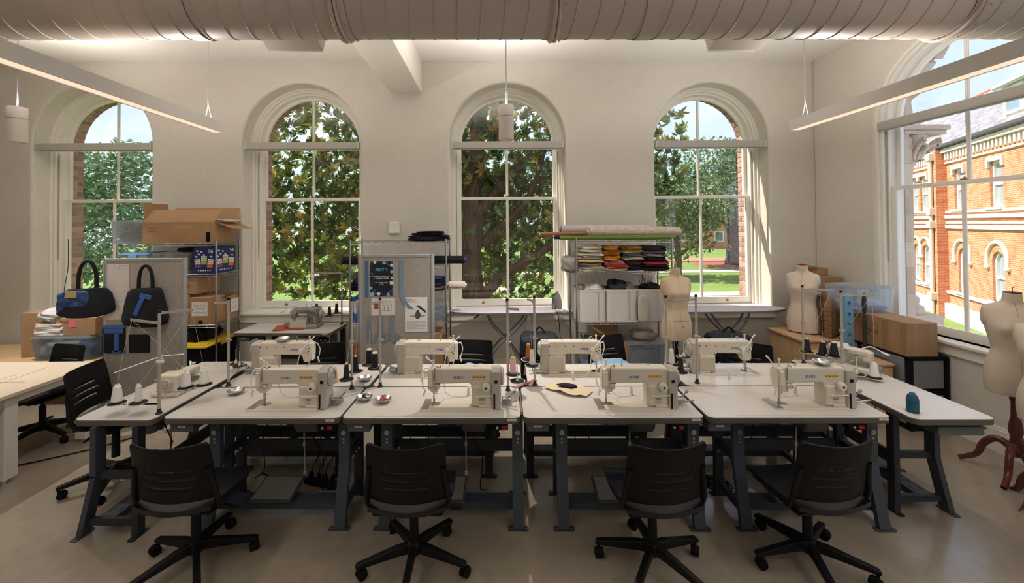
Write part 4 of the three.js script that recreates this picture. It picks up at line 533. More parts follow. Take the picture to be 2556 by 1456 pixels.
cone('black thread cone on the stand of the serger near the carton', 2.93, yT + 0.126, -3.60, 0x191b26, 'cone'); cone('white thread cone on a floor-level tray beside the serger near the carton'.replace('floor-level', 'low'), 3.06, yT + 0.026, -3.36, WHT, 'cone');
cone('loose peach thread cone standing on the table top', -1.319, yT, -3.469, 0xd9a66f, 'slim'); cone('teal blue bullet-shaped thread cone alone on the table end', 2.808, yT, -2.80, 0x17566b, 'bullet');
stand('chrome thread stand on the window table behind the coverstitch machine', -2.0, -5.5, yT, [[-0.38, 0.0]], [[-0.06, 0.02, 0.15], [-0.12, 0.1, 0.13], [-0.3, 0.06, 0.16]], MAT.chrome);
for (const [dx, dz, h] of [[-0.06, 0.02, 0.15], [-0.12, 0.1, 0.13], [-0.3, 0.06, 0.16]]) cone('dark thread cone on the chrome stand by the window', -2.0 + dx, yT + h + 0.006, -5.5 + dz, 0x1b1b24, 'slim', 'dark cones by the window');

// steel dishes
function dish(label, x, y, z, tilt, fill) {
  const t = thing('steel_dish', label, 'dish', [x, y, z], 0, 'magnetic steel dishes');
  part('bowl', [lathe([[0, 0.002], [0.03, 0.002], [0.048, 0.012], [0.057, 0.026], [0.06, 0.027], [0.058, 0.03], [0.046, 0.016], [0.028, 0.006], [0, 0.006]], 28)], MAT.chrome, t);
  if (fill) { const gs = [[], []]; for (let k = 0; k < 9; k++) gs[k % 2].push(cyl(0.01, 0.01, 0.008, rr(-0.03, 0.03), 0.018 + rr(0, 0.016), rr(-0.03, 0.03), rr(-1, 1), 0, rr(-1, 1), 10)); part('bobbin', gs[0], fill[0], t); part('bobbin', gs[1], fill[1], t); }
  else part('pins', Array.from({ length: 14 }, () => bar([rr(-0.03, 0.03), 0.012, rr(-0.03, 0.03)], [rr(-0.03, 0.03), 0.016, rr(-0.03, 0.03)], 0.0008, 4)), MAT.steel, t);
  return t;
}
dish('shallow steel dish alone on the table by the peach cone machine', -1.995, yT, -3.26); dish('steel dish of black bobbins', -0.969, yT, -3.11, 0, [MAT.black, MAT.steel]); dish('steel dish of red clips', -0.82, yT, -3.07, 0, [MAT.red, MAT.steel]);
dish('steel dish of pins beside the black cones with cream tops', -1.085, yT, -3.50); dish('steel dish resting on the arm of the machine near the tote bags', -1.86, yT + 0.277, -3.7); dish('steel dish resting on the arm of the machine near the serger', 2.30, yT + 0.2775, zf(2.3) - 0.2);
{ // cloth on the table
  const g = new THREE.PlaneGeometry(0.34, 0.2, 34, 20), p = g.attributes.position; g.rotateX(-Math.PI / 2);
  for (let i = 0; i < p.count; i++) { const x = p.getX(i), z = p.getZ(i), u = x / 0.17; p.setZ(i, z * (1 - 0.35 * Math.abs(u) ** 2) + 0.01 * Math.sin(x * 30)); p.setY(i, 0.004 + 0.012 * fbm(x * 22 + 9, z * 22 + 9, 997, 3) + (1 - u * u) * 0.014 + 0.004 * Math.sin(x * 40 + z * 20)); }
  const o = solo('fabric_piece', 'cream cotton sleeve piece lying on the white table', 'fabric', g, mt(0xd9c3a1, 0.95, { side: THREE.DoubleSide }), [0.56, yT, -3.24], -0.62);
  const g2 = ext(poly([[-0.075, 0.0], [-0.02, 0.045], [0.06, 0.035], [0.085, 0.0], [0.05, -0.035], [-0.02, -0.03]]), 0.006, 0.002).rotateX(-Math.PI / 2);
  solo('fabric_patch', 'small black fabric patch on the cream sleeve piece', 'fabric', g2, MAT.blackCloth, [0.545, yT + 0.031, -3.25], -0.35);
  solo('ruler', 'translucent pink ruler lying between the pink and orange cones', 'ruler', box(0.26, 0.002, 0.036), new THREE.MeshPhysicalMaterial({ color: 0xd68fa2, roughness: 0.2, transmission: 0.5, thickness: 0 }), [0.235, yT + 0.002, -3.38], 0.75);
  solo('cloth', 'orange red cloth piece under the grey coverstitch machine', 'fabric', (() => { const q = new THREE.PlaneGeometry(0.36, 0.3, 16, 12).rotateX(-Math.PI / 2), pp = q.attributes.position; for (let i = 0; i < pp.count; i++) pp.setY(i, 0.003 + 0.008 * fbm(pp.getX(i) * 12 + 5, pp.getZ(i) * 12, 997, 2)); return q; })(), mt(0xb8543a, 0.9, { side: THREE.DoubleSide }), [-2.6, yT, -5.36], 0.25);
}
// ---------------------------------------------------------------- task chairs; front to -z
function shell(rowsV, nU, fx, slot, th = 0.006) { // curved sheet with slots; fx(u,v)->[x,y,z], slot(u0,u1,v0,v1)->bool hole
  const P = [], N = rowsV.length, F = []; const id = (i, j, s) => (s * N + i) * (nU + 1) + j;
  for (const s of [0, 1]) for (let i = 0; i < N; i++) for (let j = 0; j <= nU; j++) { const q = fx(j / nU * 2 - 1, rowsV[i]); P.push(q[0], q[1], q[2] + (s ? th : 0)); }
  const solid = (i, j) => i >= 0 && j >= 0 && i < N - 1 && j < nU && !slot((j + 0.5) / nU * 2 - 1, (rowsV[i] + rowsV[i + 1]) / 2);
  for (let i = 0; i < N - 1; i++) for (let j = 0; j < nU; j++) {
    if (!solid(i, j)) continue;
    const q = (a, b, c, d) => F.push(a, b, c, a, c, d);
    q(id(i, j, 1), id(i, j + 1, 1), id(i + 1, j + 1, 1), id(i + 1, j, 1)); q(id(i, j, 0), id(i + 1, j, 0), id(i + 1, j + 1, 0), id(i, j + 1, 0));
    if (!solid(i - 1, j)) q(id(i, j, 0), id(i, j + 1, 0), id(i, j + 1, 1), id(i, j, 1)); if (!solid(i + 1, j)) q(id(i + 1, j, 1), id(i + 1, j + 1, 1), id(i + 1, j + 1, 0), id(i + 1, j, 0));
    if (!solid(i, j - 1)) q(id(i, j, 1), id(i + 1, j, 1), id(i + 1, j, 0), id(i, j, 0)); if (!solid(i, j + 1)) q(id(i, j + 1, 0), id(i + 1, j + 1, 0), id(i + 1, j + 1, 1), id(i, j + 1, 1));
  }
  const g = new THREE.BufferGeometry(); g.setAttribute('position', new THREE.Float32BufferAttribute(P, 3)); g.setIndex(F); g.computeVertexNormals(); return g;
}
function makeChair(label, baseTurn) {
  const t = thing('task_chair', label, 'chair', [0, 0, 0], 0, 'black task chairs');
  const vs = [0, 0.012, 0.04, 0.1, 0.2, 0.258, 0.288, 0.36, 0.41, 0.44, 0.5, 0.56, 0.59, 0.65, 0.75, 0.85, 0.92, 0.96, 0.985, 1], W = 0.232;
  const fx = (u, v) => { const c = Math.min(v, 1 - v), k = c < 0.1 ? Math.sqrt(Math.max(0, 1 - ((0.1 - c) / 0.1) ** 2)) * 0.09 + 0.91 : 1, x = u * (W - 0.012 * v) * k; return [x, 0.50 + v * 0.335 - (v > 0.9 ? 0.012 * (1 - u * u) * 0 - 0.0 : 0) + 0.012 * u * u * v, 0.20 - 0.055 * u * u + 0.045 * v + 0.02 * v * v]; };
  const slot = (u, v) => (v > 0.258 && v < 0.288 && Math.abs(u) < 0.58) || (v > 0.41 && v < 0.44 && Math.abs(u) < 0.66) || (v > 0.56 && v < 0.59 && Math.abs(u) < 0.58);
  part('backrest', shell(vs, 36, fx, slot, 0.009), mt(0x121214, 0.48, { specularIntensity: 0.4 }), t);
  for (const s of [-1, 1]) part('back_support', [tube([[s * 0.205, 0.70, 0.196], [s * 0.222, 0.6, 0.176], [s * 0.232, 0.52, 0.165], [s * 0.23, 0.46, 0.14], [s * 0.2, 0.425, 0.08], [s * 0.12, 0.415, 0.0]], 0.016, 8, 24)], MAT.black, t);
  // seat: waterfall cushion on a pan
  const sg = new THREE.BoxGeometry(0.46, 0.05, 0.45, 20, 3, 20), p = sg.attributes.position;
  for (let i = 0; i < p.count; i++) { let x = p.getX(i) / 0.23, y = p.getY(i), z = p.getZ(i) / 0.225; const r = Math.max(Math.abs(x), Math.abs(z)), l = Math.hypot(x, z) || 1, f = r / l, q = 0.62; x = x * (q + (1 - q) * f * 1.12); z = z * (q + (1 - q) * f * 1.12); const e = Math.min(1, Math.hypot(x, z)); p.setXYZ(i, x * 0.235, 0.452 + y * (1 - 0.45 * e ** 4) + (z < -0.4 ? -0.07 * (z + 0.4) ** 2 : 0) + 0.02 * x * x - 0.008 * (1 - e), z * 0.235 - 0.02); }
  sg.computeVertexNormals(); const seat = part('seat', sg, MAT.vinyl, t);
  part('seat_pan', [rbox(0.40, 0.02, 0.38, 0.01, 0, 0.417, -0.02), rbox(0.2, 0.05, 0.24, 0.015, 0, 0.39, 0.0)], MAT.black, seat);
  part('height_lever', [tube([[0.09, 0.385, 0.02], [0.2, 0.38, 0.03], [0.25, 0.372, 0.035]], 0.006, 6), rbox(0.07, 0.016, 0.02, 0.006, 0.26, 0.37, 0.036)], MAT.black, t);
  part('gas_column', [cyl(0.014, 0.014, 0.2, 0, 0.29, 0), cyl(0.026, 0.028, 0.2, 0, 0.21, 0), cyl(0.032, 0.032, 0.03, 0, 0.375, 0)], MAT.black, t);
  const base = part('base_hub', [lathe([[0, 0.075], [0.034, 0.075], [0.042, 0.095], [0.046, 0.13], [0.036, 0.155], [0, 0.155]], 20)], MAT.black, t); base.rotation.y = baseTurn;
  for (let k = 0; k < 5; k++) {
    const a = k * 2 * Math.PI / 5, c = Math.cos(a), s = Math.sin(a), q = (r, y) => [c * r, y, -s * r];
    const arm = ext(poly([[0.02, 0.088], [0.1, 0.088], [0.305, 0.072], [0.33, 0.072], [0.335, 0.085], [0.325, 0.096], [0.1, 0.142], [0.02, 0.15]]), 0.026, 0.006, 2).translate(0, 0, -0.013).rotateY(a); part('base_arm', [arm], MAT.black, base);
    const ca = rr(0, 6.28), wx = Math.cos(ca), wz = Math.sin(ca), C = q(0.318, 0.0), ox = C[0] + wx * 0.018, oz = C[2] + wz * 0.018;
    const cs = part('caster', [cyl(0.0285, 0.0285, 0.017, 0, 0, 0.0145, Math.PI / 2, 0, 0, 18), cyl(0.0285, 0.0285, 0.017, 0, 0, -0.0145, Math.PI / 2, 0, 0, 18), at(new THREE.CylinderGeometry(0.031, 0.031, 0.022, 18, 1, false, 0, Math.PI), 0, 0.002, 0, Math.PI / 2)].map((g) => g.rotateY(-ca).translate(ox, 0.0285, oz)).concat([bar([C[0], 0.03, C[2]], [C[0], 0.078, C[2]], 0.009, 8)]), MAT.blackRough, base);
  }
  return t;
}
const chairs = [[-1.83, -2.60, 0.0, Math.PI / 2, 'black task chair turned sideways at the peach cone machine'], [-0.50, -2.56, -0.03, -Math.PI / 2, 'black task chair square behind the table with two steel dishes'], [0.93, -2.52, 0.06, Math.PI / 2, 'black task chair turned at the table with the cream fabric piece'], [1.87, -2.52, 0.08, 0.7, 'black task chair turned at the machine topped by a steel dish'],
  [-3.07, -3.45, -1.35, 2.6, 'black task chair between the serger and the cutting table'], [-4.45, -4.2, Math.PI - 0.25, 2.2, 'black task chair pushed under the cutting table'], [-1.75, -4.15, Math.PI + 0.12, 0.4, 'black task chair behind the tables, below the window table'], [-0.28, -4.2, Math.PI - 0.15, 0.9, 'black task chair behind the tables, before the ironing board with the iron'], [1.26, -4.33, Math.PI + 0.35, 0.2, 'black task chair behind the tables, before the bin rack'], [2.42, -4.02, Math.PI - 0.55, 0.2, 'black task chair behind the tables, before the ironing board by the corner']];
chairs.forEach(([x, z, turn, bt, l]) => { const c = makeChair(l, bt - turn); c.position.set(x, 0, z); c.rotation.y = turn; if (x === -3.07) for (const q of c.children) if (q.name !== 'base_hub') q.position.y = 0.1; });
for (const [x, y, z, w, l] of [[-0.22, 0.50, -4.2, 0.34, 'light blue garment draped on the chair before the ironing board with the iron'], [1.2, 0.50, -4.3, 0.4, 'light blue garment draped on the chair before the bin rack']]) solo('blue_garment', l, 'garment', lump(w, 0.16, 0.3, 0.3, 3, x, 0, 0.06, 0, 0.7), mt(0x86a9c6, 0.9), [x, y, z]);
// ---------------------------------------------------------------- wire racks
function rack(label, x0, x1, levels, zF = -5.13, zB = -5.59, top = levels[0]) {
  const t = thing('wire_rack', label, 'shelf', [0, 0, 0], 0, 'chrome wire racks along the window wall'), W = x1 - x0;
  for (const x of [x0, x1]) for (const z of [zF, zB]) { const p = part('post', [cyl(0.0125, 0.0125, top + 0.03, x, (top + 0.03) / 2, z, 0, 0, 0, 12), ...Array.from({ length: 10 }, (_, k) => tor(0.0128, 0.0012, x, 0.15 + k * 0.18, z, Math.PI / 2, 0, 0, 12))], MAT.chrome, t); part('foot', cyl(0.015, 0.02, 0.03, x, 0.015, z), MAT.blackRough, p); }
  for (const y of levels) {
    const s = part('wire_shelf', [[zF], [zB]].flatMap(([z]) => [bar([x0, y, z], [x1, y, z], 0.004, 6), bar([x0, y - 0.03, z], [x1, y - 0.03, z], 0.003, 6), ...Array.from({ length: 26 }, (_, k) => bar([x0 + W * k / 26, y - (k % 2 ? 0 : 0.03), z], [x0 + W * (k + 1) / 26, y - (k % 2 ? 0.03 : 0), z], 0.0022, 4))]).concat([x0, x1].flatMap((x) => [bar([x, y, zF], [x, y, zB], 0.004, 6), bar([x, y - 0.03, zF], [x, y - 0.03, zB], 0.003, 6), ...Array.from({ length: 10 }, (_, k) => bar([x, y - (k % 2 ? 0 : 0.03), zF + (zB - zF) * k / 10], [x, y - (k % 2 ? 0.03 : 0), zF + (zB - zF) * (k + 1) / 10], 0.0022, 4))])), MAT.chrome, t);
    part('shelf_wires', [...Array.from({ length: 46 }, (_, k) => bar([x0 + W * (k + 0.5) / 46, y + 0.003, zF], [x0 + W * (k + 0.5) / 46, y + 0.003, zB], 0.0018, 4)), bar([x0, y - 0.004, (zF + zB) / 2], [x1, y - 0.004, (zF + zB) / 2], 0.0025, 4)], MAT.chrome, s).userData.kind = 'stuff';
  }
}
rack('chrome wire rack of cartons beside the pin board with tote bags', -4.566, -3.377, [1.857, 1.479, 0.865, 0.2]);
rack('chrome wire rack behind the pin board with the blue poster', -1.763, -0.598, [1.854, 1.56, 1.25, 0.87, 0.2]);
rack('chrome wire rack of folded fabric and canvas bins', 0.998, 2.18, [1.851, 1.47, 0.85, 0.17]);

// ---------------------------------------------------------------- cartons and bins
function carton(label, x, y, z, w, h, d, turn = 0, o = {}) {
  const t = thing(o.name || 'cardboard_box', label, 'box', [x, y, z], turn, o.group), m = o.mat || MAT.card, th = 0.005;
  if (o.open) {
    part('box_body', [box(w, h, th, 0, h / 2, d / 2), box(w, h, th, 0, h / 2, -d / 2), box(th, h, d, -w / 2, h / 2, 0), box(th, h, d, w / 2, h / 2, 0), box(w, th, d, 0, th / 2, 0)], m, t);
    for (const [k, a] of Object.entries(o.open)) { const L = d / 2 * 0.95, f = (k === 'f' || k === 'b') ? part('flap', at(new THREE.BoxGeometry(w, th, L).translate(0, 0, L / 2), 0, h, 0), m, t) : part('flap', at(new THREE.BoxGeometry(d * 0.9, th, w * 0.28).translate(0, 0, w * 0.14), 0, h, 0), m, t); f.geometry.translate(0, -h, 0); f.position.set(k === 'l' ? -w / 2 : k === 'r' ? w / 2 : 0, h, k === 'f' ? d / 2 : k === 'b' ? -d / 2 : 0); f.rotation.set(-a, { f: 0, b: Math.PI, l: -Math.PI / 2, r: Math.PI / 2 }[k], 0, 'YXZ'); }
  } else { part('box_body', rbox(w, h, d, 0.006, 0, h / 2, 0), m, t); part('lid_seam', [box(w * 0.98, 0.0015, 0.004, 0, h + 0.0005, 0)], m, t); part('packing_tape', [box(w + 0.001, 0.0012, 0.05, 0, h + 0.0008, 0), box(0.001, h * 0.3, 0.05, w / 2 + 0.0006, h * 0.85, 0), box(0.001, h * 0.3, 0.05, -w / 2 - 0.0006, h * 0.85, 0)], mt(0xb99a78, 0.3), t); }
  return t;
}
const textTex = (w, h, lines, o = {}) => ctex(w, h, (c) => { if (o.bg) { c.fillStyle = o.bg; c.fillRect(0, 0, w, h); } else c.clearRect(0, 0, w, h); c.fillStyle = o.fg || '#4a3626'; c.textAlign = 'center'; c.textBaseline = 'middle'; for (const [s, x, y, px, st] of lines) { c.font = (st || '') + ' ' + px + 'px ' + (o.font || 'sans-serif'); c.fillText(s, x, y); } });
function bin(label, x, y, z, w, h, d, turn, mat, lidMat, fill, o = {}) {
  const t = thing(o.name || 'plastic_bin', label, 'bin', [x, y, z], turn, o.group), k = 0.9;
  const wall = (a, b) => { const g = new THREE.BoxGeometry(a, h, b), p = g.attributes.position; for (let i = 0; i < p.count; i++) if (p.getY(i) < 0) { p.setX(i, p.getX(i) * k); p.setZ(i, p.getZ(i) * k); } return g; };
  const sh = poly(rrect(w, d, 0.03), [rrect(w - 0.008, d - 0.008, 0.027).reverse()]); const g = ext(sh, h).rotateX(-Math.PI / 2), p = g.attributes.position; for (let i = 0; i < p.count; i++) { const s = k + (1 - k) * p.getY(i) / h; p.setX(i, p.getX(i) * s); p.setZ(i, p.getZ(i) * s); } g.computeVertexNormals();
  part('tub', [g, box(w * k * 0.96, 0.004, d * k * 0.96, 0, 0.002, 0)], mat, t);
  const L = part('lid', [ext(poly(rrect(w + 0.02, d + 0.02, 0.035)), 0.012, 0.003).rotateX(-Math.PI / 2).translate(0, h - 0.004, 0), ext(poly(rrect(w * 0.86, d * 0.82, 0.03)), 0.01, 0.003).rotateX(-Math.PI / 2).translate(0, h + 0.008, 0)], lidMat, t);
  if (o.handles !== false) for (const s of [-1, 1]) part('latch', [rbox(0.012, 0.04, 0.1, 0.004, s * (w / 2 + 0.008), h - 0.02, 0), rbox(0.1, 0.04, 0.012, 0.004, 0, h - 0.02, s * (d / 2 + 0.008))], lidMat, L);
  (fill || []).forEach(([fw, fh, fd, fx, fy, fz, fm], i) => part('content', lump(fw, fh, fd, 0.25, 2.5, i + x, fx, fy + fh / 2, fz, 0.5), fm, t));
  return t;
}
{ // left rack load
  const b = carton('large open carton with raised flaps on top of the rack', -3.84, 1.862, -5.36, 0.86, 0.25, 0.44, 0, { open: { f: 2.3, b: 1.15, r: -0.35, l: 1.5 } });
  printOn('handwriting', 0.16, 0.1, textTex(128, 80, [['Foam', 64, 22, 26, 'italic'], ['Core', 60, 54, 26, 'italic']], { fg: '#5d4029' }), b, -0.32, 0.16, 0.2235); part('paper_stack', [rbox(0.24, 0.006, 0.3, 0.002, 0.4, 0.262, 0.02, 0, 0.15), rbox(0.26, 0.006, 0.3, 0.002, 0.42, 0.27, 0.0, 0, 0.05), rbox(0.24, 0.006, 0.32, 0.002, 0.4, 0.278, 0.02, 0, -0.1)], MAT.paper, b);
  part('black_tape', [box(0.05, 0.12, 0.002, 0.36, 0.07, 0.2235)], MAT.blackRough, b); part('tape_patch', [box(0.2, 0.05, 0.001, 0.05, 0.19, 0.2233)], mt(0xb48d63, 0.35), b);
  bin('clear bin of dark things at the end of the rack top', -4.46, 1.862, -5.34, 0.42, 0.26, 0.4, 0, MAT.clear, MAT.clear, [[0.34, 0.13, 0.32, 0, 0.01, 0, MAT.blackRough], [0.2, 0.07, 0.2, 0.05, 0.14, 0.05, mt(0x9b7a63, 0.8)], [0.06, 0.05, 0.08, -0.1, 0.15, 0.1, mt(0x3d6f95, 0.7)]]);
  bin('wide bin with a blue lid under the rack top', -4.38, 1.484, -5.34, 0.36, 0.24, 0.4, 0, MAT.clearBlue, mt(0x6f9cc9, 0.4), [[0.3, 0.15, 0.3, 0, 0.01, 0, mt(0x3c4a63, 0.9)]]);
  bin('clear bin of pink fabric beside the navy snack carton', -3.94, 1.484, -5.34, 0.44, 0.24, 0.4, 0, MAT.clear, MAT.clear, [[0.36, 0.19, 0.34, 0, 0.01, 0, mt(0xb0566a, 0.9)]]);
  solo('dark_cloth', 'dark folded cloth lying on the pink fabric bin', 'fabric', lump(0.3, 0.05, 0.25, 0.3, 3, 2, 0, 0.022), MAT.blackCloth, [-3.8, 1.748, -5.36]);
  const popF = ctex(256, 320, (c, w, h) => { c.fillStyle = '#1f2d63'; c.fillRect(0, 0, w, h); c.fillStyle = '#f3efe2'; c.font = 'bold 52px sans-serif'; c.fillText('36', 176, 64); for (const [x, y] of [[40, 40], [60, 80], [90, 50], [30, 110], [120, 90], [210, 110]]) { c.beginPath(); c.arc(x, y, 10, 0, 7); c.arc(x + 9, y + 5, 8, 0, 7); c.fill(); } for (const [x, y, a, col] of [[14, 140, -0.12, '#7a4a86'], [88, 100, 0.02, '#9bb54a'], [164, 140, 0.12, '#d9772e']]) { c.save(); c.translate(x + 36, y + 56); c.rotate(a); c.fillStyle = '#efece4'; c.fillRect(-34, -52, 68, 60); c.fillStyle = col; c.fillRect(-34, 8, 68, 44); c.fillStyle = '#a8302c'; c.font = 'bold 30px sans-serif'; c.textAlign = 'center'; c.fillText('POP', 0, 0); c.fillStyle = '#333'; c.font = 'bold 15px sans-serif'; c.fillText('SKINNY', 0, -28); c.restore(); } c.fillStyle = '#e8e4d8'; for (let i = 0; i < 6; i++) { c.beginPath(); c.arc(60 + i * 28, 282, 9, 0, 7); c.fill(); } });
  const pb = thing('snack_carton', 'navy snack carton printed with white pouches on the rack', 'box', [-3.535, 1.484, -5.35]); part('box_body', rbox(0.26, 0.32, 0.4, 0.004, 0, 0.16, 0), mt(0x1f2d63, 0.5), pb); printOn('front_print', 0.256, 0.316, popF, pb, 0, 0.16, 0.2006); printOn('side_print', 0.396, 0.316, popF, pb, 0.1306, 0.16, 0, Math.PI / 2);
  const l1 = carton('carton with a white handwritten label on the rack', -3.565, 0.87, -5.26, 0.26, 0.33, 0.26, 0, {}); printOn('paper_label', 0.19, 0.17, textTex(160, 144, [['Design Sewing', 80, 34, 20, 'italic'], ['Scrap bags', 80, 66, 21, 'italic'], ['design donations', 80, 106, 18, 'italic']], { bg: '#e4e0d8', fg: '#44423f' }), l1, -0.01, 0.19, 0.1316); part('black_tape', box(0.05, 0.05, 0.002, 0, 0.03, 0.131), MAT.blackRough, l1);
  const l2 = carton('open carton with a paper label at the rack end', -3.50, 0.87, -5.50, 0.22, 0.3, 0.2, Math.PI / 2, { open: { l: 0.2, r: 0.3 } }); printOn('paper_label', 0.16, 0.17, textTex(160, 144, [['Denim', 80, 40, 22, 'italic'], ['Design Dept', 80, 92, 20, 'italic']], { bg: '#e4e0d8', fg: '#44423f' }), l2, 0, 0.17, 0.1135);
  carton('plain carton in the middle of the rack behind the labelled one', -3.93, 0.87, -5.36, 0.42, 0.36, 0.42, 0.03);
  const l3 = carton('carton with upside-down handwriting on top of plain carton', -3.86, 1.236, -5.36, 0.5, 0.19, 0.4, -0.04); printOn('handwriting', 0.16, 0.09, textTex(128, 72, [['fwd', 64, 36, 44, 'italic']], { fg: '#4a3322' }), l3, 0.12, 0.09, 0.2015, 0, 0, Math.PI);
  const tt = bin('black storage tote with a yellow lid in the rack bottom', -3.68, 0.205, -5.34, 0.5, 0.42, 0.66, 0, MAT.blackRough, mt(0xd9b12b, 0.45), null, { name: 'storage_tote' }); part('rib', [-0.2, -0.1, 0, 0.1, 0.2].map((z) => box(0.012, 0.34, 0.02, 0.238, 0.2, z)), MAT.blackRough, tt);
  solo('black_bag', 'black plastic bag slumped on the yellow tote lid', 'bag', lump(0.34, 0.16, 0.4, 0.3, 3, 5, 0, 0.075), MAT.black, [-3.74, 0.645, -5.38]);
}
// ---------------------------------------------------------------- pin boards
function pinboard(label, x, z, w, top) {
  const t = thing('pin_board', label, 'pin board', [x, 0, z], 0);
  part('panel', box(w - 0.06, top - 0.12, 0.035, 0, (top + 0.08) / 2, 0), MAT.board, t);
  for (const s of [-1, 1]) { part('post', [cyl(0.026, 0.026, top, s * (w / 2 - 0.026), top / 2, 0, 0, 0, 0, 16)], MAT.alu, t); part('foot', [rbox(0.05, 0.03, 0.5, 0.012, s * (w / 2 - 0.026), 0.03, 0)], MAT.alu, t); }
  part('rail', rbox(w - 0.08, 0.035, 0.045, 0.008, 0, top - 0.018, 0), MAT.alu, t); part('rail', rbox(w - 0.08, 0.04, 0.045, 0.008, 0, 0.1, 0), MAT.alu, t);
  return t;
}
pinboard('grey fabric pin board hung with tote bags', -3.704, -4.5, 0.87, 1.727); pinboard('grey fabric pin board with the blue poster and curved rulers', -1.102, -4.7, 0.85, 1.733);
function sheet(name, label, x, y, z, w, h, tex, tilt = 0, cat = 'paper', wear) { const t = thing(name, label, cat, [x, y, z]); const m = part('sheet', rbox(w, h, 0.0015, 0.0005, 0, 0, 0, 0, 0, 0, 1), MAT.paper, t); if (tex) printOn('print', w - 0.004, h - 0.004, tex, t, 0, 0, 0.001); part('pin', [sph(0.005, 0, h / 2 - 0.012, 0.004, 1, 1, 1, 8)], MAT.white, t); t.rotation.z = tilt; return t; }
{
  const z2 = -4.6805, PX = (p) => (p - 1236) * 0.004492, PY = (p) => 2.05 - (p - 564) * 0.004492;
  const poster = ctex(320, 480, (c, w, h) => { c.fillStyle = '#0d111c'; c.fillRect(0, 0, w, h); const cols = ['#4d9fd6', '#e7e3da', '#27408f', '#7cc3e0']; let q = 3; const R = () => { q = (q * 48271) % 2147483647; return q / 2147483647; }; const spots = [[20, 26], [70, 14], [150, 20], [200, 16], [270, 24], [300, 60], [14, 90], [300, 150], [18, 190], [304, 230], [22, 300], [16, 370], [60, 420], [120, 450], [190, 430], [250, 455], [300, 430], [296, 300], [300, 370], [30, 460]]; spots.forEach(([x, y], i) => { c.fillStyle = c.strokeStyle = cols[i % 4]; c.lineWidth = 6; const s = 18 + R() * 16; c.beginPath(); if (i % 3 === 0) { c.moveTo(x, y - s); c.lineTo(x + s, y + s); c.lineTo(x - s, y + s * 0.7); c.closePath(); } else if (i % 3 === 1) c.arc(x, y, s, 0, 7); else c.rect(x - s * 0.7, y - s * 0.7, s * 1.4, s * 1.4); i % 2 ? c.fill() : c.stroke(); }); c.textAlign = 'center'; c.fillStyle = '#4fb0e0'; c.font = 'bold 58px sans-serif'; c.fillText('MAY 1', w / 2, 138); c.fillStyle = '#e9e5dc'; c.font = 'bold 24px sans-serif'; c.fillText('DESIGN SHOWCASE', w / 2, 220); c.fillText('+ RUNWAY SHOW', w / 2, 248); c.font = 'bold 17px sans-serif'; c.fillText('LBC - KENDALL CRAM', w / 2, 302); c.fillText('5 - 6PM', w / 2, 324); });
  sheet('poster', 'black and blue event poster reading MAY 1 on the pin board', PX(955), PY(694), z2, 0.264, 0.39, poster, 0, 'poster');
  const doc = ctex(256, 384, (c, w, h) => { c.fillStyle = '#e9e6e1'; c.fillRect(0, 0, w, h); c.fillStyle = '#33302d'; c.font = 'bold 13px sans-serif'; c.fillText('DESI-3420-2', 14, 26); c.fillText('Design Studio 2.5', 14, 42); c.fillText('Textile Construction', 14, 58); c.fillStyle = '#2a2f6b'; c.beginPath(); c.moveTo(120, 92); c.lineTo(160, 88); c.lineTo(240, 150); c.lineTo(240, 176); c.closePath(); c.fill(); c.fillStyle = '#57504b'; c.beginPath(); c.ellipse(146, 200, 34, 42, 0, 0, 7); c.fill(); c.fillRect(60, 204, 170, 8); c.fillStyle = '#3d3733'; c.beginPath(); c.arc(146, 158, 17, 0, 7); c.fill(); c.fillStyle = '#8a8682'; for (let i = 0; i < 12; i++) c.fillRect(18, 262 + i * 8, i % 5 === 4 ? 120 : 218, 3); c.fillRect(30, 366, 190, 2); });
  sheet('flyer', 'white printed course flyer pinned low on the pin board', PX(1040), PY(784), z2, 0.25, 0.385, doc, 0, 'flyer');
  const sk = ctex(256, 180, (c, w, h) => { c.fillStyle = '#dcd8d2'; c.fillRect(0, 0, w, h); c.fillStyle = '#8d3b36'; c.fillRect(24, 44, 50, 34); c.fillRect(30, 84, 46, 26); c.strokeStyle = '#7a6a64'; c.lineWidth = 3; for (const x of [120, 160, 204]) { c.beginPath(); c.moveTo(x, 30); c.lineTo(x - 14, 60); c.lineTo(x - 20, 130); c.lineTo(x + 20, 130); c.lineTo(x + 14, 60); c.closePath(); c.stroke(); } });
  sheet('sketch_sheet', 'sheet of small garment sketches pinned under the poster', PX(959), PY(764), z2, 0.262, 0.195, sk, 0, 'sketch');
  const ruled = mt(0x7893a8, 0.4), grey = mt(0x868b90, 0.45);
  const hr = thing('curved_ruler', 'long blue-grey hip curve ruler hanging beside the poster', 'ruler', [PX(1003), PY(650), z2]); { const a = [], b = []; for (let i = 0; i <= 20; i++) { const v = i / 20, x = v < 0.6 ? 0 : 0.11 * ((v - 0.6) / 0.4) ** 2; a.push([x - 0.024, -v * 0.54]); b.push([x + 0.024 + (v > 0.9 ? 0.01 : 0), -v * 0.54]); } part('blade', ext(poly([...a, ...b.reverse()]), 0.003), ruled, hr); part('markings', Array.from({ length: 34 }, (_, k) => box(0.012, 0.0012, 0.001, -0.012, -0.01 - k * 0.009, 0.0035)), mt(0x3f5a70, 0.6), hr); }
  solo('straight_ruler', 'narrow blue ruler hanging at the pin board edge', 'ruler', ext(poly(rrect(0.035, 0.4, 0.003, 0, -0.2)), 0.003), mt(0x4f6f8f, 0.4), [PX(918), PY(651), z2]);
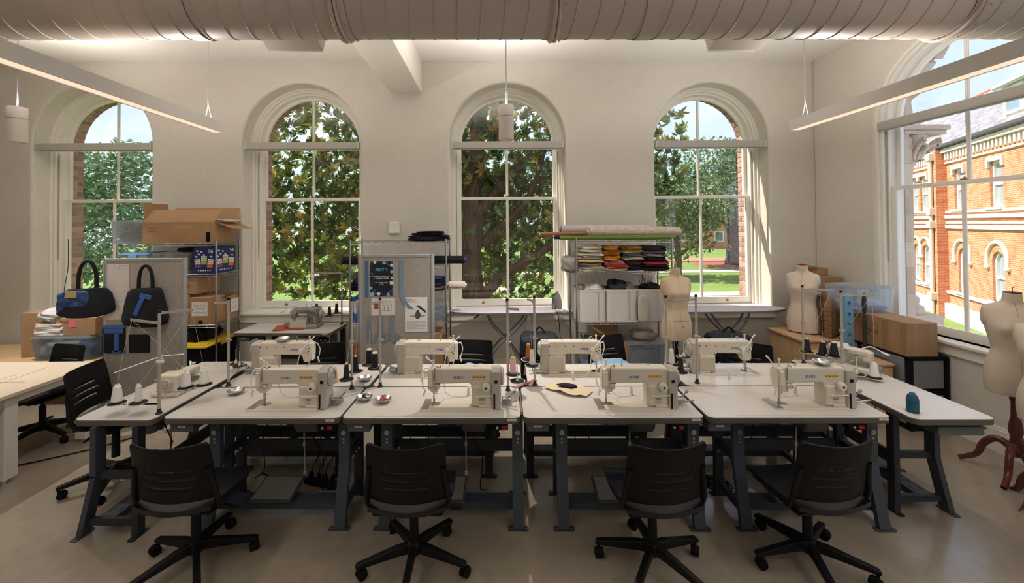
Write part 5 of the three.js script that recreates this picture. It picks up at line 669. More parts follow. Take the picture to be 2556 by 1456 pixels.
  for (const [px, r, l] of [[929, 0, 'grey plastic french curve hanging below the sketch sheet, by the board edge'], [957, 0.0, 'grey plastic french curve hanging between two others'], [984, 0.0, 'grey plastic french curve hanging nearest the white flyer']]) { const pts = []; for (let i = 0; i <= 12; i++) { const v = i / 12; pts.push([-0.035 - 0.012 * Math.sin(v * 3), -v * 0.22]); } for (let i = 0; i <= 10; i++) { const a = Math.PI + i / 10 * Math.PI; pts.push([0.015 + 0.055 * Math.cos(a), -0.235 + 0.055 * Math.sin(a)]); } pts.push([0.07, -0.2], [0.03, -0.19], [0.012, -0.14], [0.01, -0.06], [0.012, 0], [-0.012, 0.02]); const t = thing('french_curve', l, 'ruler', [PX(px), PY(787), z2], 0, 'grey french curves'); part('blade', ext(poly(pts, [rrect(0.008, 0.1, 0.003, -0.015, -0.09).reverse(), circ(0.012, 0.02, -0.235, 10).reverse()]), 0.003), grey, t); }
  const z1 = -4.4805, QX = (p) => (p - 1236) * 0.00431, QY = (p) => 2.05 - (p - 570) * 0.00431;
  sheet('pattern_sheet', 'long white pattern sheet pinned between the two tote bags', QX(313), QY(727), z1, 0.235, 0.58, ctex(128, 320, (c, w, h) => { c.fillStyle = '#c9c4bd'; c.fillRect(0, 0, w, h); c.fillStyle = '#8f8a84'; c.fillRect(0, 4, w, 2); c.fillRect(0, 210, w, 1.5); for (const [x, y] of [[60, 20], [40, 100], [96, 120], [96, 150], [90, 240], [90, 268]]) { c.fillRect(x, y, 18, 1.5); c.fillRect(x + 4, y + 5, 12, 1.5); } c.fillRect(96, 140, 1.5, 34); }));
  // tote bags
  const bag = (label, x, y, z, w, h, d, body, strapH, turn, panel) => { const t = thing('tote_bag', label, 'bag', [x, y, z], turn); const g = lump(w, h, d, 0.1, 2.2, x * 3, 0, 0, 0, 0.42), p = g.attributes.position; for (let i = 0; i < p.count; i++) { const v = p.getY(i) / h + 0.5; p.setX(i, p.getX(i) * (1.12 - 0.34 * v)); p.setZ(i, p.getZ(i) * (1.1 - 0.55 * v)); p.setY(i, p.getY(i) - 0.05 * h * Math.cos(p.getX(i) / w * 3)); } g.computeVertexNormals(); part('bag_body', g, body, t); for (const s of [-1, 1]) part('strap', [(() => { const q = []; for (let i = 0; i <= 12; i++) { const a = Math.PI * i / 12; q.push([-Math.cos(a) * w * 0.17, h * 0.38 + Math.pow(Math.sin(a), 0.6) * strapH, s * d * 0.1 + (1 - Math.sin(a)) * s * 0.01]); } const tb = tube(q, 0.014, 6, 26).scale(1, 1, 0.5); return tb; })()], MAT.blackCloth, t); if (panel) panel(t); return t; };
  bag('black and denim-blue tote bag hung over the pin board corner', QX(260), QY(745), z1 + 0.09, 0.44, 0.3, 0.16, mt(0x12151f, 0.95), 0.30, 0.35, (t) => { const d = part('denim_panel', [lump(0.26, 0.25, 0.05, 0.12, 3, 3, -0.09, -0.01, 0.045, 0.5)], mtt(dtex(128, (u, v) => mixc(hx(0x1c2f55), hx(0x3f6597), fbm(u * 8, v * 8, 8, 4) * 1.5 - 0.3), true, 4), 0.9), t); part('tan_patch', rbox(0.09, 0.07, 0.006, 0.002, -0.1, 0.085, 0.07, -0.3), mt(0x8f7a52, 0.9), d); });
  bag('black tote bag with a blue stripe appliqué hung on the pin board', QX(394), QY(757), z1 + 0.07, 0.42, 0.4, 0.12, mt(0x101218, 0.95), 0.26, 0, (t) => { part('blue_stripe', [rbox(0.045, 0.2, 0.008, 0.003, -0.02, 0.0, 0.062, 0, 0, -0.42), rbox(0.12, 0.045, 0.008, 0.003, 0.045, 0.1, 0.058, 0, 0, -0.25)], mt(0x3a5fa8, 0.9), t); });
  const tp = thing('letter_banner', 'black felt panel with a blue letter T pinned on the board', 'panel', [QX(305), QY(842), z1]); part('felt', rbox(0.24, 0.29, 0.006, 0.002, 0, 0, 0.003), MAT.blackCloth, tp); part('blue_letter', [box(0.2, 0.05, 0.004, 0.0, 0.09, 0.008), box(0.05, 0.2, 0.004, 0.03, -0.03, 0.008), box(0.09, 0.03, 0.004, 0.03, -0.13, 0.008), box(0.24, 0.03, 0.004, 0, 0.132, 0.008)], mt(0x4468ad, 0.9), tp);
  solo('felt_square', 'plain black felt square pinned beside the letter panel', 'panel', rbox(0.22, 0.19, 0.006, 0.002, 0, 0, 0.003), MAT.blackCloth, [QX(367), QY(853), z1]);
}
// ---------------------------------------------------------------- middle rack load
const roll = (name, label, x0, x1, y, z, r, mat, endMat, o = {}) => { const t = thing(name, label, 'fabric roll', [(x0 + x1) / 2, y, z], o.turn || 0, o.group), L = x1 - x0; const g = new THREE.CylinderGeometry(r, r, L, 24, 12), p = g.attributes.position; for (let i = 0; i < p.count; i++) { const k = 1 + (o.amp ?? 0.06) * (fbm(p.getY(i) * 5 + 30, Math.atan2(p.getZ(i), p.getX(i)) * 2 + 30, 997, 2) - 0.5) * 2; p.setX(i, p.getX(i) * k); p.setZ(i, p.getZ(i) * k); } g.computeVertexNormals(); part('cloth', at(g, 0, 0, 0, 0, 0, Math.PI / 2), mat, t); for (const s of [-1, 1]) part('tube_end', [at(lathe([[0.012, 0], [r * 0.5, 0], [r * 0.5, 0.02], [0.012, 0.02]], 16), s * (L / 2 + (s > 0 ? 0.02 : 0)), 0, 0, 0, 0, s > 0 ? Math.PI / 2 : Math.PI / 2)], endMat, t); return t; };
roll('fabric_roll', 'long black fabric roll with a blue end sticking out of the rack', -1.92, -0.39, 1.615, -5.33, 0.05, MAT.blackCloth, mt(0x2f55a8, 0.6));
function pile(name, label, x, y, z, layers, group) { const t = thing(name, label, 'folded fabric', [x, y, z], 0, group); let h = 0; layers.forEach(([w, th, d, m, dx = 0], i) => { part('folded_cloth', lump(w, th * 1.2, d, 0.3, 3.5, i + x * 5, dx, h + th / 2, 0, 0.48), m, t); h += th; }); return t; }
const cB = MAT.blackCloth, cN = MAT.navy;
pile('folded_fabric', 'black garments folded on top of the rack behind the blue poster board', -0.84, 1.862, -5.33, [[0.5, 0.03, 0.34, cN], [0.46, 0.035, 0.32, cB, 0.02], [0.38, 0.03, 0.3, cB], [0.3, 0.02, 0.26, cB, 0.03]]);
pile('folded_fabric', 'navy fabric folded beside the white rolled cloth on the rack', -0.72, 1.257, -5.3, [[0.24, 0.05, 0.3, mt(0x6a5a48, 0.9)], [0.22, 0.045, 0.28, cN], [0.2, 0.05, 0.26, mt(0x22315c, 0.9)]]);
pile('folded_fabric', 'navy fabric folded at the rack end beside the window table', -1.66, 1.257, -5.3, [[0.24, 0.04, 0.3, cB], [0.24, 0.05, 0.28, cN], [0.2, 0.05, 0.24, mt(0x22315c, 0.9)]]);
roll('fabric_roll', 'short white cloth roll poking out of the rack beside the window', -0.58, -0.38, 1.30, -5.3, 0.045, mt(0xcfc3b8, 0.9), MAT.white, { amp: 0.15 });
{ const t = thing('ring_binder', 'blue ring binder standing at the rack end', 'binder', [-1.71, 0.875, -5.28]); part('cover', [rbox(0.05, 0.31, 0.27, 0.004, 0, 0.155, 0)], mt(0x2b5fa5, 0.5), t); part('spine_label', box(0.03, 0.14, 0.002, 0, 0.18, 0.1365), MAT.paper, t); }
bin('clear bin on the rack beside the ironing board with the iron', -0.74, 0.875, -5.32, 0.26, 0.2, 0.36, 0, MAT.clear, MAT.clear, [[0.2, 0.12, 0.28, 0, 0.01, 0, mt(0xb9b9bd, 0.8)]]);
carton('brown carton in the bottom of the rack beside the ironing board', -0.78, 0.205, -5.34, 0.32, 0.52, 0.36, 0); carton('small open orange carton at the foot of the rack by the window table', -1.66, 0.205, -5.24, 0.2, 0.36, 0.2, 0, { open: { r: 1.0 }, mat: mt(0xa8673a, 0.8) });
// ---------------------------------------------------------------- right rack load
const floral = mtt(dtex(256, (u, v) => { const n = fbm(u * 14, v * 14, 14, 3); return mixc(hx(0xcfc3ba), hx(0xbfa595), n > 0.6 ? 1 : n * 0.4); }, true, 4), 0.9);
roll('fabric_roll', 'pale grey fabric roll on the rack top', 0.86, 2.02, 1.98, -5.42, 0.06, mt(0xc6bdbd, 0.9), MAT.card); roll('fabric_roll', 'cream floral fabric roll on the rack top', 1.18, 2.32, 1.955, -5.24, 0.058, floral, MAT.ivory); roll('fabric_roll', 'green fabric roll lying flat on the rack top', 0.80, 2.24, 1.885, -5.16, 0.028, mt(0x6f8438, 0.9), MAT.blackRough); roll('fabric_roll', 'dark fabric roll under the pale grey one', 0.78, 2.28, 1.886, -5.46, 0.028, mt(0x3b3c46, 0.9), MAT.steel);
solo('cardboard_tube', 'copper brown cardboard tube poking out of the rack top', 'tube', at(lathe([[0.012, 0], [0.02, 0], [0.02, 1.0], [0.012, 1.0]], 18), 0, 0, 0, 0, 0, -Math.PI / 2), mt(0xb0754b, 0.5), [0.58, 1.935, -5.33]);
const fc = (h) => mt(h, 0.95);
pile('folded_fabric', 'pile of cream and oatmeal fabric on the rack', 1.19, 1.475, -5.33, [[0.36, 0.05, 0.4, fc(0xc9bda8)], [0.34, 0.05, 0.38, fc(0x8f8578), -0.02], [0.36, 0.04, 0.4, fc(0xd9b77c)], [0.36, 0.04, 0.38, fc(0xb9ad9b)], [0.34, 0.045, 0.38, fc(0xd4cab8)], [0.33, 0.045, 0.36, fc(0xc7bca8)], [0.3, 0.04, 0.34, fc(0xddd5c6)]]);
pile('folded_fabric', 'pile of mustard, pink and orange red fabric on the rack', 1.478, 1.475, -5.3, [[0.3, 0.03, 0.38, fc(0xd8d2c6)], [0.3, 0.04, 0.38, fc(0xc1502c), 0.03], [0.26, 0.05, 0.36, fc(0xc9737f)], [0.2, 0.07, 0.34, fc(0xb97a24), -0.03], [0.19, 0.06, 0.33, fc(0xa86a1c), -0.03], [0.18, 0.05, 0.32, fc(0xbf8430), -0.03]]);
pile('folded_fabric', 'pile of ochre and striped fabric over black print on the rack', 1.722, 1.475, -5.34, [[0.24, 0.06, 0.36, cB], [0.24, 0.06, 0.36, fc(0x2f2a2a)], [0.26, 0.05, 0.38, fc(0xb5aa8e)], [0.27, 0.035, 0.38, fc(0x4d6b7a)], [0.26, 0.05, 0.36, fc(0xc2a15c)], [0.24, 0.04, 0.34, fc(0x9c7a3a)]]);
pile('folded_fabric', 'pile of black and grey fabric with a red layer on the rack', 1.98, 1.475, -5.31, [[0.34, 0.05, 0.4, cB], [0.33, 0.025, 0.4, fc(0x2d2730)], [0.34, 0.04, 0.4, fc(0xa81f34), 0.01], [0.32, 0.05, 0.38, cB], [0.33, 0.04, 0.38, fc(0x8b8687)], [0.33, 0.04, 0.36, fc(0x5a575b)], [0.3, 0.05, 0.34, fc(0x25262b)]]);
solo('grey_cloth', 'grey cloth hanging off the end of the fabric shelf', 'fabric', lump(0.2, 0.2, 0.3, 0.25, 3, 8, 0, 0, 0, 0.6), fc(0x9b948a), [0.95, 1.55, -5.3]);
function canvasBin(label, x, w, stuff) {
  const t = thing('canvas_bin', label, 'bin', [x, 0.855, -5.32], 0, 'white canvas bins on the rack'), h = 0.39, d = 0.36; const g = ext(poly(rrect(w, d, 0.06, 0, 0, 6), [rrect(w - 0.014, d - 0.014, 0.055, 0, 0, 6).reverse()]), h, 0, 1).rotateX(-Math.PI / 2); const src = flat(g), p = src.attributes.position; for (let i = 0; i < p.count; i++) { const y = p.getY(i), k = 1 + 0.04 * Math.sin(y / h * 3.1) + 0.03 * (fbm(p.getX(i) * 9 + x * 9 + 20, p.getZ(i) * 9 + 20, 997, 2) - 0.5); p.setX(i, p.getX(i) * k); p.setZ(i, p.getZ(i) * k); } src.computeVertexNormals();
  part('bag_body', [src, box(w * 0.95, 0.006, d * 0.95, 0, 0.004, 0)], MAT.canvas, t); part('hem', [ext(poly(rrect(w + 0.006, d + 0.006, 0.062, 0, 0, 6), [rrect(w - 0.01, d - 0.01, 0.056, 0, 0, 6).reverse()]), 0.03).rotateX(-Math.PI / 2).translate(0, h - 0.03, 0)], MAT.canvas, t); part('side_seam', box(0.004, h - 0.04, 0.003, w * 0.2, h / 2, d / 2 + 0.008), mt(0xa8a196, 0.9), t);
  stuff(t, h);
}
canvasBin('white canvas bin of crumpled white plastic and scraps', 1.195, 0.35, (t, h) => { part('scraps', [lump(0.26, 0.16, 0.24, 0.5, 4, 1, 0.03, h - 0.02, 0.02, 0.8)], mt(0xd9d6d2, 0.5), t); part('scraps', [lump(0.14, 0.12, 0.2, 0.3, 4, 2, -0.1, h - 0.02, 0, 0.8)], mt(0x9a8468, 0.9), t); });
canvasBin('white canvas bin of black printed bags', 1.565, 0.39, (t, h) => { part('scraps', [lump(0.3, 0.24, 0.26, 0.35, 3, 4, 0, h - 0.03, 0, 0.7)], mt(0x24262b, 0.6), t); part('scraps', [lump(0.16, 0.18, 0.2, 0.3, 3, 5, 0.1, h - 0.02, 0.04, 0.7)], mt(0x7e7770, 0.8), t); });
canvasBin('white canvas bin of dark strips and zips, cloth flap on its side', 1.93, 0.34, (t, h) => { part('scraps', [lump(0.24, 0.14, 0.26, 0.4, 4, 6, 0.05, h - 0.02, 0, 0.8)], mt(0x1d1c1f, 0.8), t); part('strips', Array.from({ length: 14 }, (_, k) => bar([-0.06 + k * 0.008, h - 0.05, 0], [-0.1 + k * 0.012 + rr(-0.02, 0.02), h + rr(0.06, 0.17), rr(-0.04, 0.04)], 0.004, 5)), mt(0x6a6866, 0.7), t); part('cloth_flap', lump(0.12, 0.32, 0.03, 0.15, 3, 9, -0.12, 0.16, 0.2, 0.5), mt(0xcfc6b6, 0.9), t); });
bin('large clear bin of grey cloth in the rack bottom', 1.86, 0.175, -5.32, 0.46, 0.40, 0.4, 0, MAT.clear, MAT.clear, [[0.38, 0.3, 0.34, 0, 0.01, 0, mt(0x7e828c, 0.9)]]);
solo('wrapped_roll', 'striped cloth bundle in clear plastic on the large clear bin', 'bundle', [lump(0.34, 0.13, 0.24, 0.2, 3, 3, 0, 0.06, 0, 0.7)], mt(0xa79a8a, 0.35, { clearcoat: 0.8 }), [1.88, 0.597, -5.3]);
carton('open brown carton in the rack bottom beside the clear bin', 1.47, 0.175, -5.36, 0.34, 0.42, 0.36, 0, { open: { b: 0.9 } }); bin('small clear bin with blue things in the rack bottom', 1.16, 0.175, -5.32, 0.28, 0.30, 0.36, 0, MAT.clear, MAT.clear, [[0.2, 0.16, 0.28, 0, 0.01, 0, mt(0x7fa0c0, 0.8)]]); solo('green_bag', 'crumpled dark green plastic bag on the small clear bin', 'bag', lump(0.2, 0.14, 0.2, 0.4, 3, 4, 0, 0.065), mt(0x17594c, 0.35), [1.18, 0.497, -5.3]);
// ---------------------------------------------------------------- ironing boards and iron
function ironingBoard(label, xc, z, flip, h = 0.95) {
  const t = thing('ironing_board', label, 'ironing board', [xc, 0, z], flip ? Math.PI : 0); const pts = []; // nose at -x
  for (let i = 0; i <= 10; i++) { const v = i / 10; pts.push([-0.68 + v * 0.5, -(0.04 + 0.15 * Math.sqrt(v))]); } pts.push([0.66, -0.19], [0.68, -0.16], [0.68, 0.16], [0.66, 0.19]); for (let i = 10; i >= 0; i--) { const v = i / 10; pts.push([-0.68 + v * 0.5, 0.04 + 0.15 * Math.sqrt(v)]); }
  const sh = poly(pts.map(([a, b]) => [a, -b]).reverse());
  part('board', ext(sh, 0.018, 0.004).rotateX(-Math.PI / 2).translate(0, h - 0.03, 0), MAT.steel, t); part('cover', ext(sh, 0.006, 0.005, 3).rotateX(-Math.PI / 2).translate(0, h - 0.016, 0), mtt(dtex(128, (u, v) => mixc(hx(0xd6ccd6), hx(0xc8bccb), fbm(u * 6, v * 6, 6, 3)), true, 3), 0.9), t);
  const leg = mt(0x77787c, 0.35, { metalness: 0.6 });
  for (const s of [-1, 1]) { part('leg', [tube([[-0.2, h - 0.04, s * 0.06], [-0.12, h - 0.2, s * 0.07], [0.1, 0.5, s * 0.08], [0.42, 0.03, s * 0.1]], 0.0125, 8, 24)], leg, t); part('leg', [tube([[0.34, h - 0.04, s * 0.11], [0.2, h - 0.22, s * 0.11], [-0.05, 0.5, s * 0.12], [-0.44, 0.03, s * 0.15]], 0.0125, 8, 24)], leg, t); }
  part('cross_foot', [bar([0.42, 0.025, -0.16], [0.42, 0.025, 0.16], 0.0125, 8), bar([-0.44, 0.025, -0.18], [-0.44, 0.025, 0.18], 0.0125, 8), bar([0.06, 0.52, -0.13], [0.06, 0.52, 0.13], 0.008, 8)], MAT.black, t); part('release_handle', [bar([-0.28, h - 0.05, 0.04], [-0.36, h - 0.09, 0.1], 0.009, 8)], MAT.black, t);
  part('iron_rest', [tube([[0.68, h - 0.02, -0.1], [0.82, h - 0.03, -0.1], [0.82, h - 0.03, 0.1], [0.68, h - 0.02, 0.1]], 0.004, 6), bar([0.75, h - 0.025, -0.1], [0.75, h - 0.025, 0.1], 0.003, 6)], MAT.chrome, t);
}
ironingBoard('ironing board with pale cover under the window with the tree trunk', 0.09, -5.48, false); ironingBoard('ironing board with pale cover beside the room corner', 3.08, -5.42, true);
{
  const t = thing('steam_iron', 'blue-grey steam iron standing on its heel on the ironing board', 'iron', [0.80, 0.945, -5.46], 0.3);
  part('soleplate', ext(poly([[-0.055, 0.0], [0.055, 0.0], [0.06, 0.06], [0.045, 0.15], [0, 0.235], [-0.045, 0.15], [-0.06, 0.06]]), 0.012, 0.003).translate(0, 0.01, 0.02), MAT.chrome, t); part('body', ext(poly([[-0.05, 0.0], [0.05, 0.0], [0.053, 0.06], [0.038, 0.14], [0, 0.2], [-0.038, 0.14], [-0.053, 0.06]]), 0.05, 0.012, 3).translate(0, 0.012, -0.04), mt(0x3f4d63, 0.35), t); part('handle', [tube([[0, 0.03, -0.03], [0, 0.05, -0.09], [0, 0.12, -0.1], [0, 0.16, -0.05]], 0.014, 8)], MAT.black, t); part('cord', [tube([[0, 0.02, -0.06], [0.03, -0.1, -0.02], [0.04, -0.4, 0.02], [0.07, -0.75, 0.03], [0.06, -0.93, 0.0]], 0.005, 6, 24)], MAT.blackRough, t);
}
function duffel(label, x, z, w) { const t = thing('duffel_bag', label, 'bag', [x, 0, z]); part('bag_body', lump(w, 0.3, 0.3, 0.12, 2, x, 0, 0.62, 0, 0.5), mt(0x171b26, 0.7), t); part('handle', [tube([[-w * 0.2, 0.74, 0.02], [0, 0.84, 0.04], [w * 0.2, 0.74, 0.02]], 0.012, 6)], MAT.blackCloth, t); part('zip', box(w * 0.6, 0.006, 0.01, 0, 0.765, 0.06), MAT.steel, t); return t; }
function stool(label, x, z, h) { const t = thing('side_stand', label, 'stand', [x, 0, z]); part('top', rbox(0.46, 0.02, 0.34, 0.006, 0, h - 0.01, 0), MAT.blackRough, t); for (const [a, b] of [[-1, -1], [1, -1], [-1, 1], [1, 1]]) part('leg', bar([a * 0.2, 0, b * 0.14], [a * 0.2, h - 0.02, b * 0.14], 0.012, 8), MAT.black, t); }
stool('black stand under the dark duffel bag below the ironing board', 0.52, -5.0, 0.48); duffel('dark duffel bag below the ironing board with the iron', 0.52, -5.0, 0.46);
stool('black stand under the dark duffel bag by the corner ironing board', 2.72, -4.9, 0.5); duffel('dark navy duffel bag below the corner ironing board', 2.72, -4.9, 0.5);
// ---------------------------------------------------------------- dress forms
function torso(rows, n = 40, bust = 0.03, bx = 0.075, by = 0.53) {
  const P = [], F = [], N = rows.length * 4; const at_ = (v) => { const k = v * (rows.length - 1), i = Math.min(rows.length - 2, Math.floor(k)), u = k - i, a = rows[Math.max(0, i - 1)], b = rows[i], c = rows[i + 1], d = rows[Math.min(rows.length - 1, i + 2)]; return b.map((_, q) => 0.5 * ((2 * b[q]) + (-a[q] + c[q]) * u + (2 * a[q] - 5 * b[q] + 4 * c[q] - d[q]) * u * u + (-a[q] + 3 * b[q] - 3 * c[q] + d[q]) * u ** 3)); };
  for (let i = 0; i <= N; i++) { const [y, w, d, zo] = at_(i / N); for (let j = 0; j < n; j++) { const a = 2 * Math.PI * j / n, e = (v) => Math.sign(v) * Math.pow(Math.abs(v), 0.86), x = w * e(Math.cos(a)); let z = d * e(Math.sin(a)) + zo; if (z > zo) for (const s of [-1, 1]) z += bust * Math.exp(-(((x - s * bx) / 0.05) ** 2 + ((y - by) / 0.055) ** 2)) * Math.max(0, Math.sin(a)); P.push(x, y, z); } }
  for (let i = 0; i < N; i++) for (let j = 0; j < n; j++) { const a = i * n + j, b = i * n + (j + 1) % n; F.push(a, a + n, b, b, a + n, b + n); }
  const c0 = P.length / 3; P.push(0, rows[0][0], rows[0][3]); for (let j = 0; j < n; j++) F.push(c0, j, (j + 1) % n); const c1 = P.length / 3, top = rows[rows.length - 1]; P.push(0, top[0], top[3]); for (let j = 0; j < n; j++) F.push(c1, N * n + (j + 1) % n, N * n + j);
  const g = new THREE.BufferGeometry(); g.setAttribute('position', new THREE.Float32BufferAttribute(P, 3)); g.setIndex(F); g.computeVertexNormals(); return g;
}
const rowsF = [[0, 0.158, 0.115, 0], [0.02, 0.164, 0.12, 0], [0.12, 0.17, 0.125, 0], [0.22, 0.158, 0.112, 0], [0.30, 0.134, 0.096, 0], [0.36, 0.124, 0.09, 0], [0.44, 0.14, 0.1, 0], [0.52, 0.158, 0.108, 0], [0.59, 0.165, 0.098, -0.005], [0.65, 0.172, 0.078, -0.01], [0.685, 0.16, 0.062, -0.015], [0.705, 0.11, 0.056, -0.018], [0.725, 0.068, 0.052, -0.015], [0.75, 0.055, 0.05, -0.008], [0.8, 0.05, 0.048, 0]];
function dressForm(label, x, y, z, turn, mat, o) {
  const t = thing('dress_form', label, 'dress form', [x, y, z], turn, o.group); const b = part('torso', torso(rowsF), mat, t); part('centre_seam', [tube(rowsF.filter((r) => r[0] > 0.02 && r[0] < 0.74).map((r) => [0, r[0], r[2] + r[3] + 0.001]), 0.0015, 4, 40)], o.seam || mt(0xb9a386, 0.9), b);
  part('neck_cap', [cyl(0.05, 0.05, 0.012, 0, 0.804, 0, 0, 0, 0, 24)], o.cap, t); if (o.knob) part('neck_knob', o.knob, o.knobMat || o.cap, t);
  for (const s of [-1, 1]) part('arm_plate', [sph(0.05, s * 0.158, 0.60, -0.012, 0.35, 1.5, 0.95, 16)], mat, t);
  o.extra(t); return t;
}
{
  const f = dressForm('linen dress form stamped with a size 6 before the fabric rack', 2.08, 0.73, -4.8, 0.05, MAT.linen, { cap: MAT.linen, knob: [cyl(0.016, 0.016, 0.05, 0, 0.83, 0), sph(0.014, 0, 0.862, 0), cyl(0.024, 0.024, 0.01, 0, 0.812, 0)], knobMat: mt(0xb59a55, 0.35, { metalness: 0.7 }), extra: (t) => { part('stand_pole', cyl(0.018, 0.018, 0.75, 0, -0.36, 0), MAT.black, t); part('stand_base', [0, 1, 2, 3, 4].map((k) => beam([0, -0.64, 0], [0.3 * Math.cos(k * 1.257), -0.71, 0.3 * Math.sin(k * 1.257)], 0.04, 0.03)).concat([cyl(0.04, 0.04, 0.08, 0, -0.67, 0)]), MAT.black, t); for (let k = 0; k < 5; k++) part('caster', sph(0.022, 0.29 * Math.cos(k * 1.257), -0.708, 0.29 * Math.sin(k * 1.257), 1, 1, 1, 10), MAT.blackRough, t); } });
  printOn('stamp', 0.2, 0.04, textTex(320, 64, [['COLLAPSIBLE SHOULDER', 160, 32, 27]], { fg: '#4c3d30' }), f, 0.0, 0.225, 0.1175, 0, 0.05); printOn('size_stamp', 0.04, 0.05, textTex(64, 80, [['6', 32, 42, 64]], { fg: '#4c3d30' }), f, 0.02, 0.165, 0.1255);
  dressForm('small cream dress form with red neck cap on the low cabinet', 3.74, 0.735, -5.05, -0.75, mt(0xd8c8b6, 0.9), { cap: mt(0x8c2b33, 0.4), knob: [sph(0.012, 0, 0.818, 0)], knobMat: mt(0xc7a04c, 0.3, { metalness: 0.7 }), extra: (t) => part('foot', [cyl(0.05, 0.06, 0.014, 0, -0.006, 0)], MAT.black, t) });
  const legged = (t) => { part('stand_column', [lathe([[0.022, 0], [0.03, -0.02], [0.032, -0.05], [0.024, -0.07], [0.026, -0.18], [0.038, -0.25], [0.042, -0.3], [0.03, -0.36], [0.036, -0.375], [0.038, -0.40], [0.036, -0.48], [0.025, -0.5], [0, -0.5]], 20)], MAT.mahog, t); for (let k = 0; k < 4; k++) { const a = k * Math.PI / 2 + 0.55, c = Math.cos(a), s = Math.sin(a); part('cabriole_leg', [branch([[0.02 * c, -0.44, 0.02 * s], [0.1 * c, -0.40, 0.1 * s], [0.17 * c, -0.46, 0.17 * s], [0.22 * c, -0.58, 0.22 * s], [0.32 * c, -0.655, 0.32 * s]], 0.03, 0.018)], MAT.mahog, t); } };
  dressForm('cream dress form on a dark red turned wooden stand by the side window', 4.14, 0.675, -3.3, -0.55, mt(0xcabca9, 0.95), { cap: mt(0x6a2d3d, 0.5), knob: [tube([[0, 0.81, 0], [0, 0.84, 0], [0.012, 0.855, 0]], 0.003, 5)], seam: mt(0x9d8f7e, 0.9), extra: legged, group: 'cream dress forms on wooden stands' });
  dressForm('second cream dress form on a wooden stand, lower and beside the first', 3.95, 0.675, -2.93, -1.0, mt(0xcabca9, 0.95), { cap: mt(0x6a2d3d, 0.5), seam: mt(0x9d8f7e, 0.9), extra: legged, group: 'cream dress forms on wooden stands' }).position.y = 0.6;
}
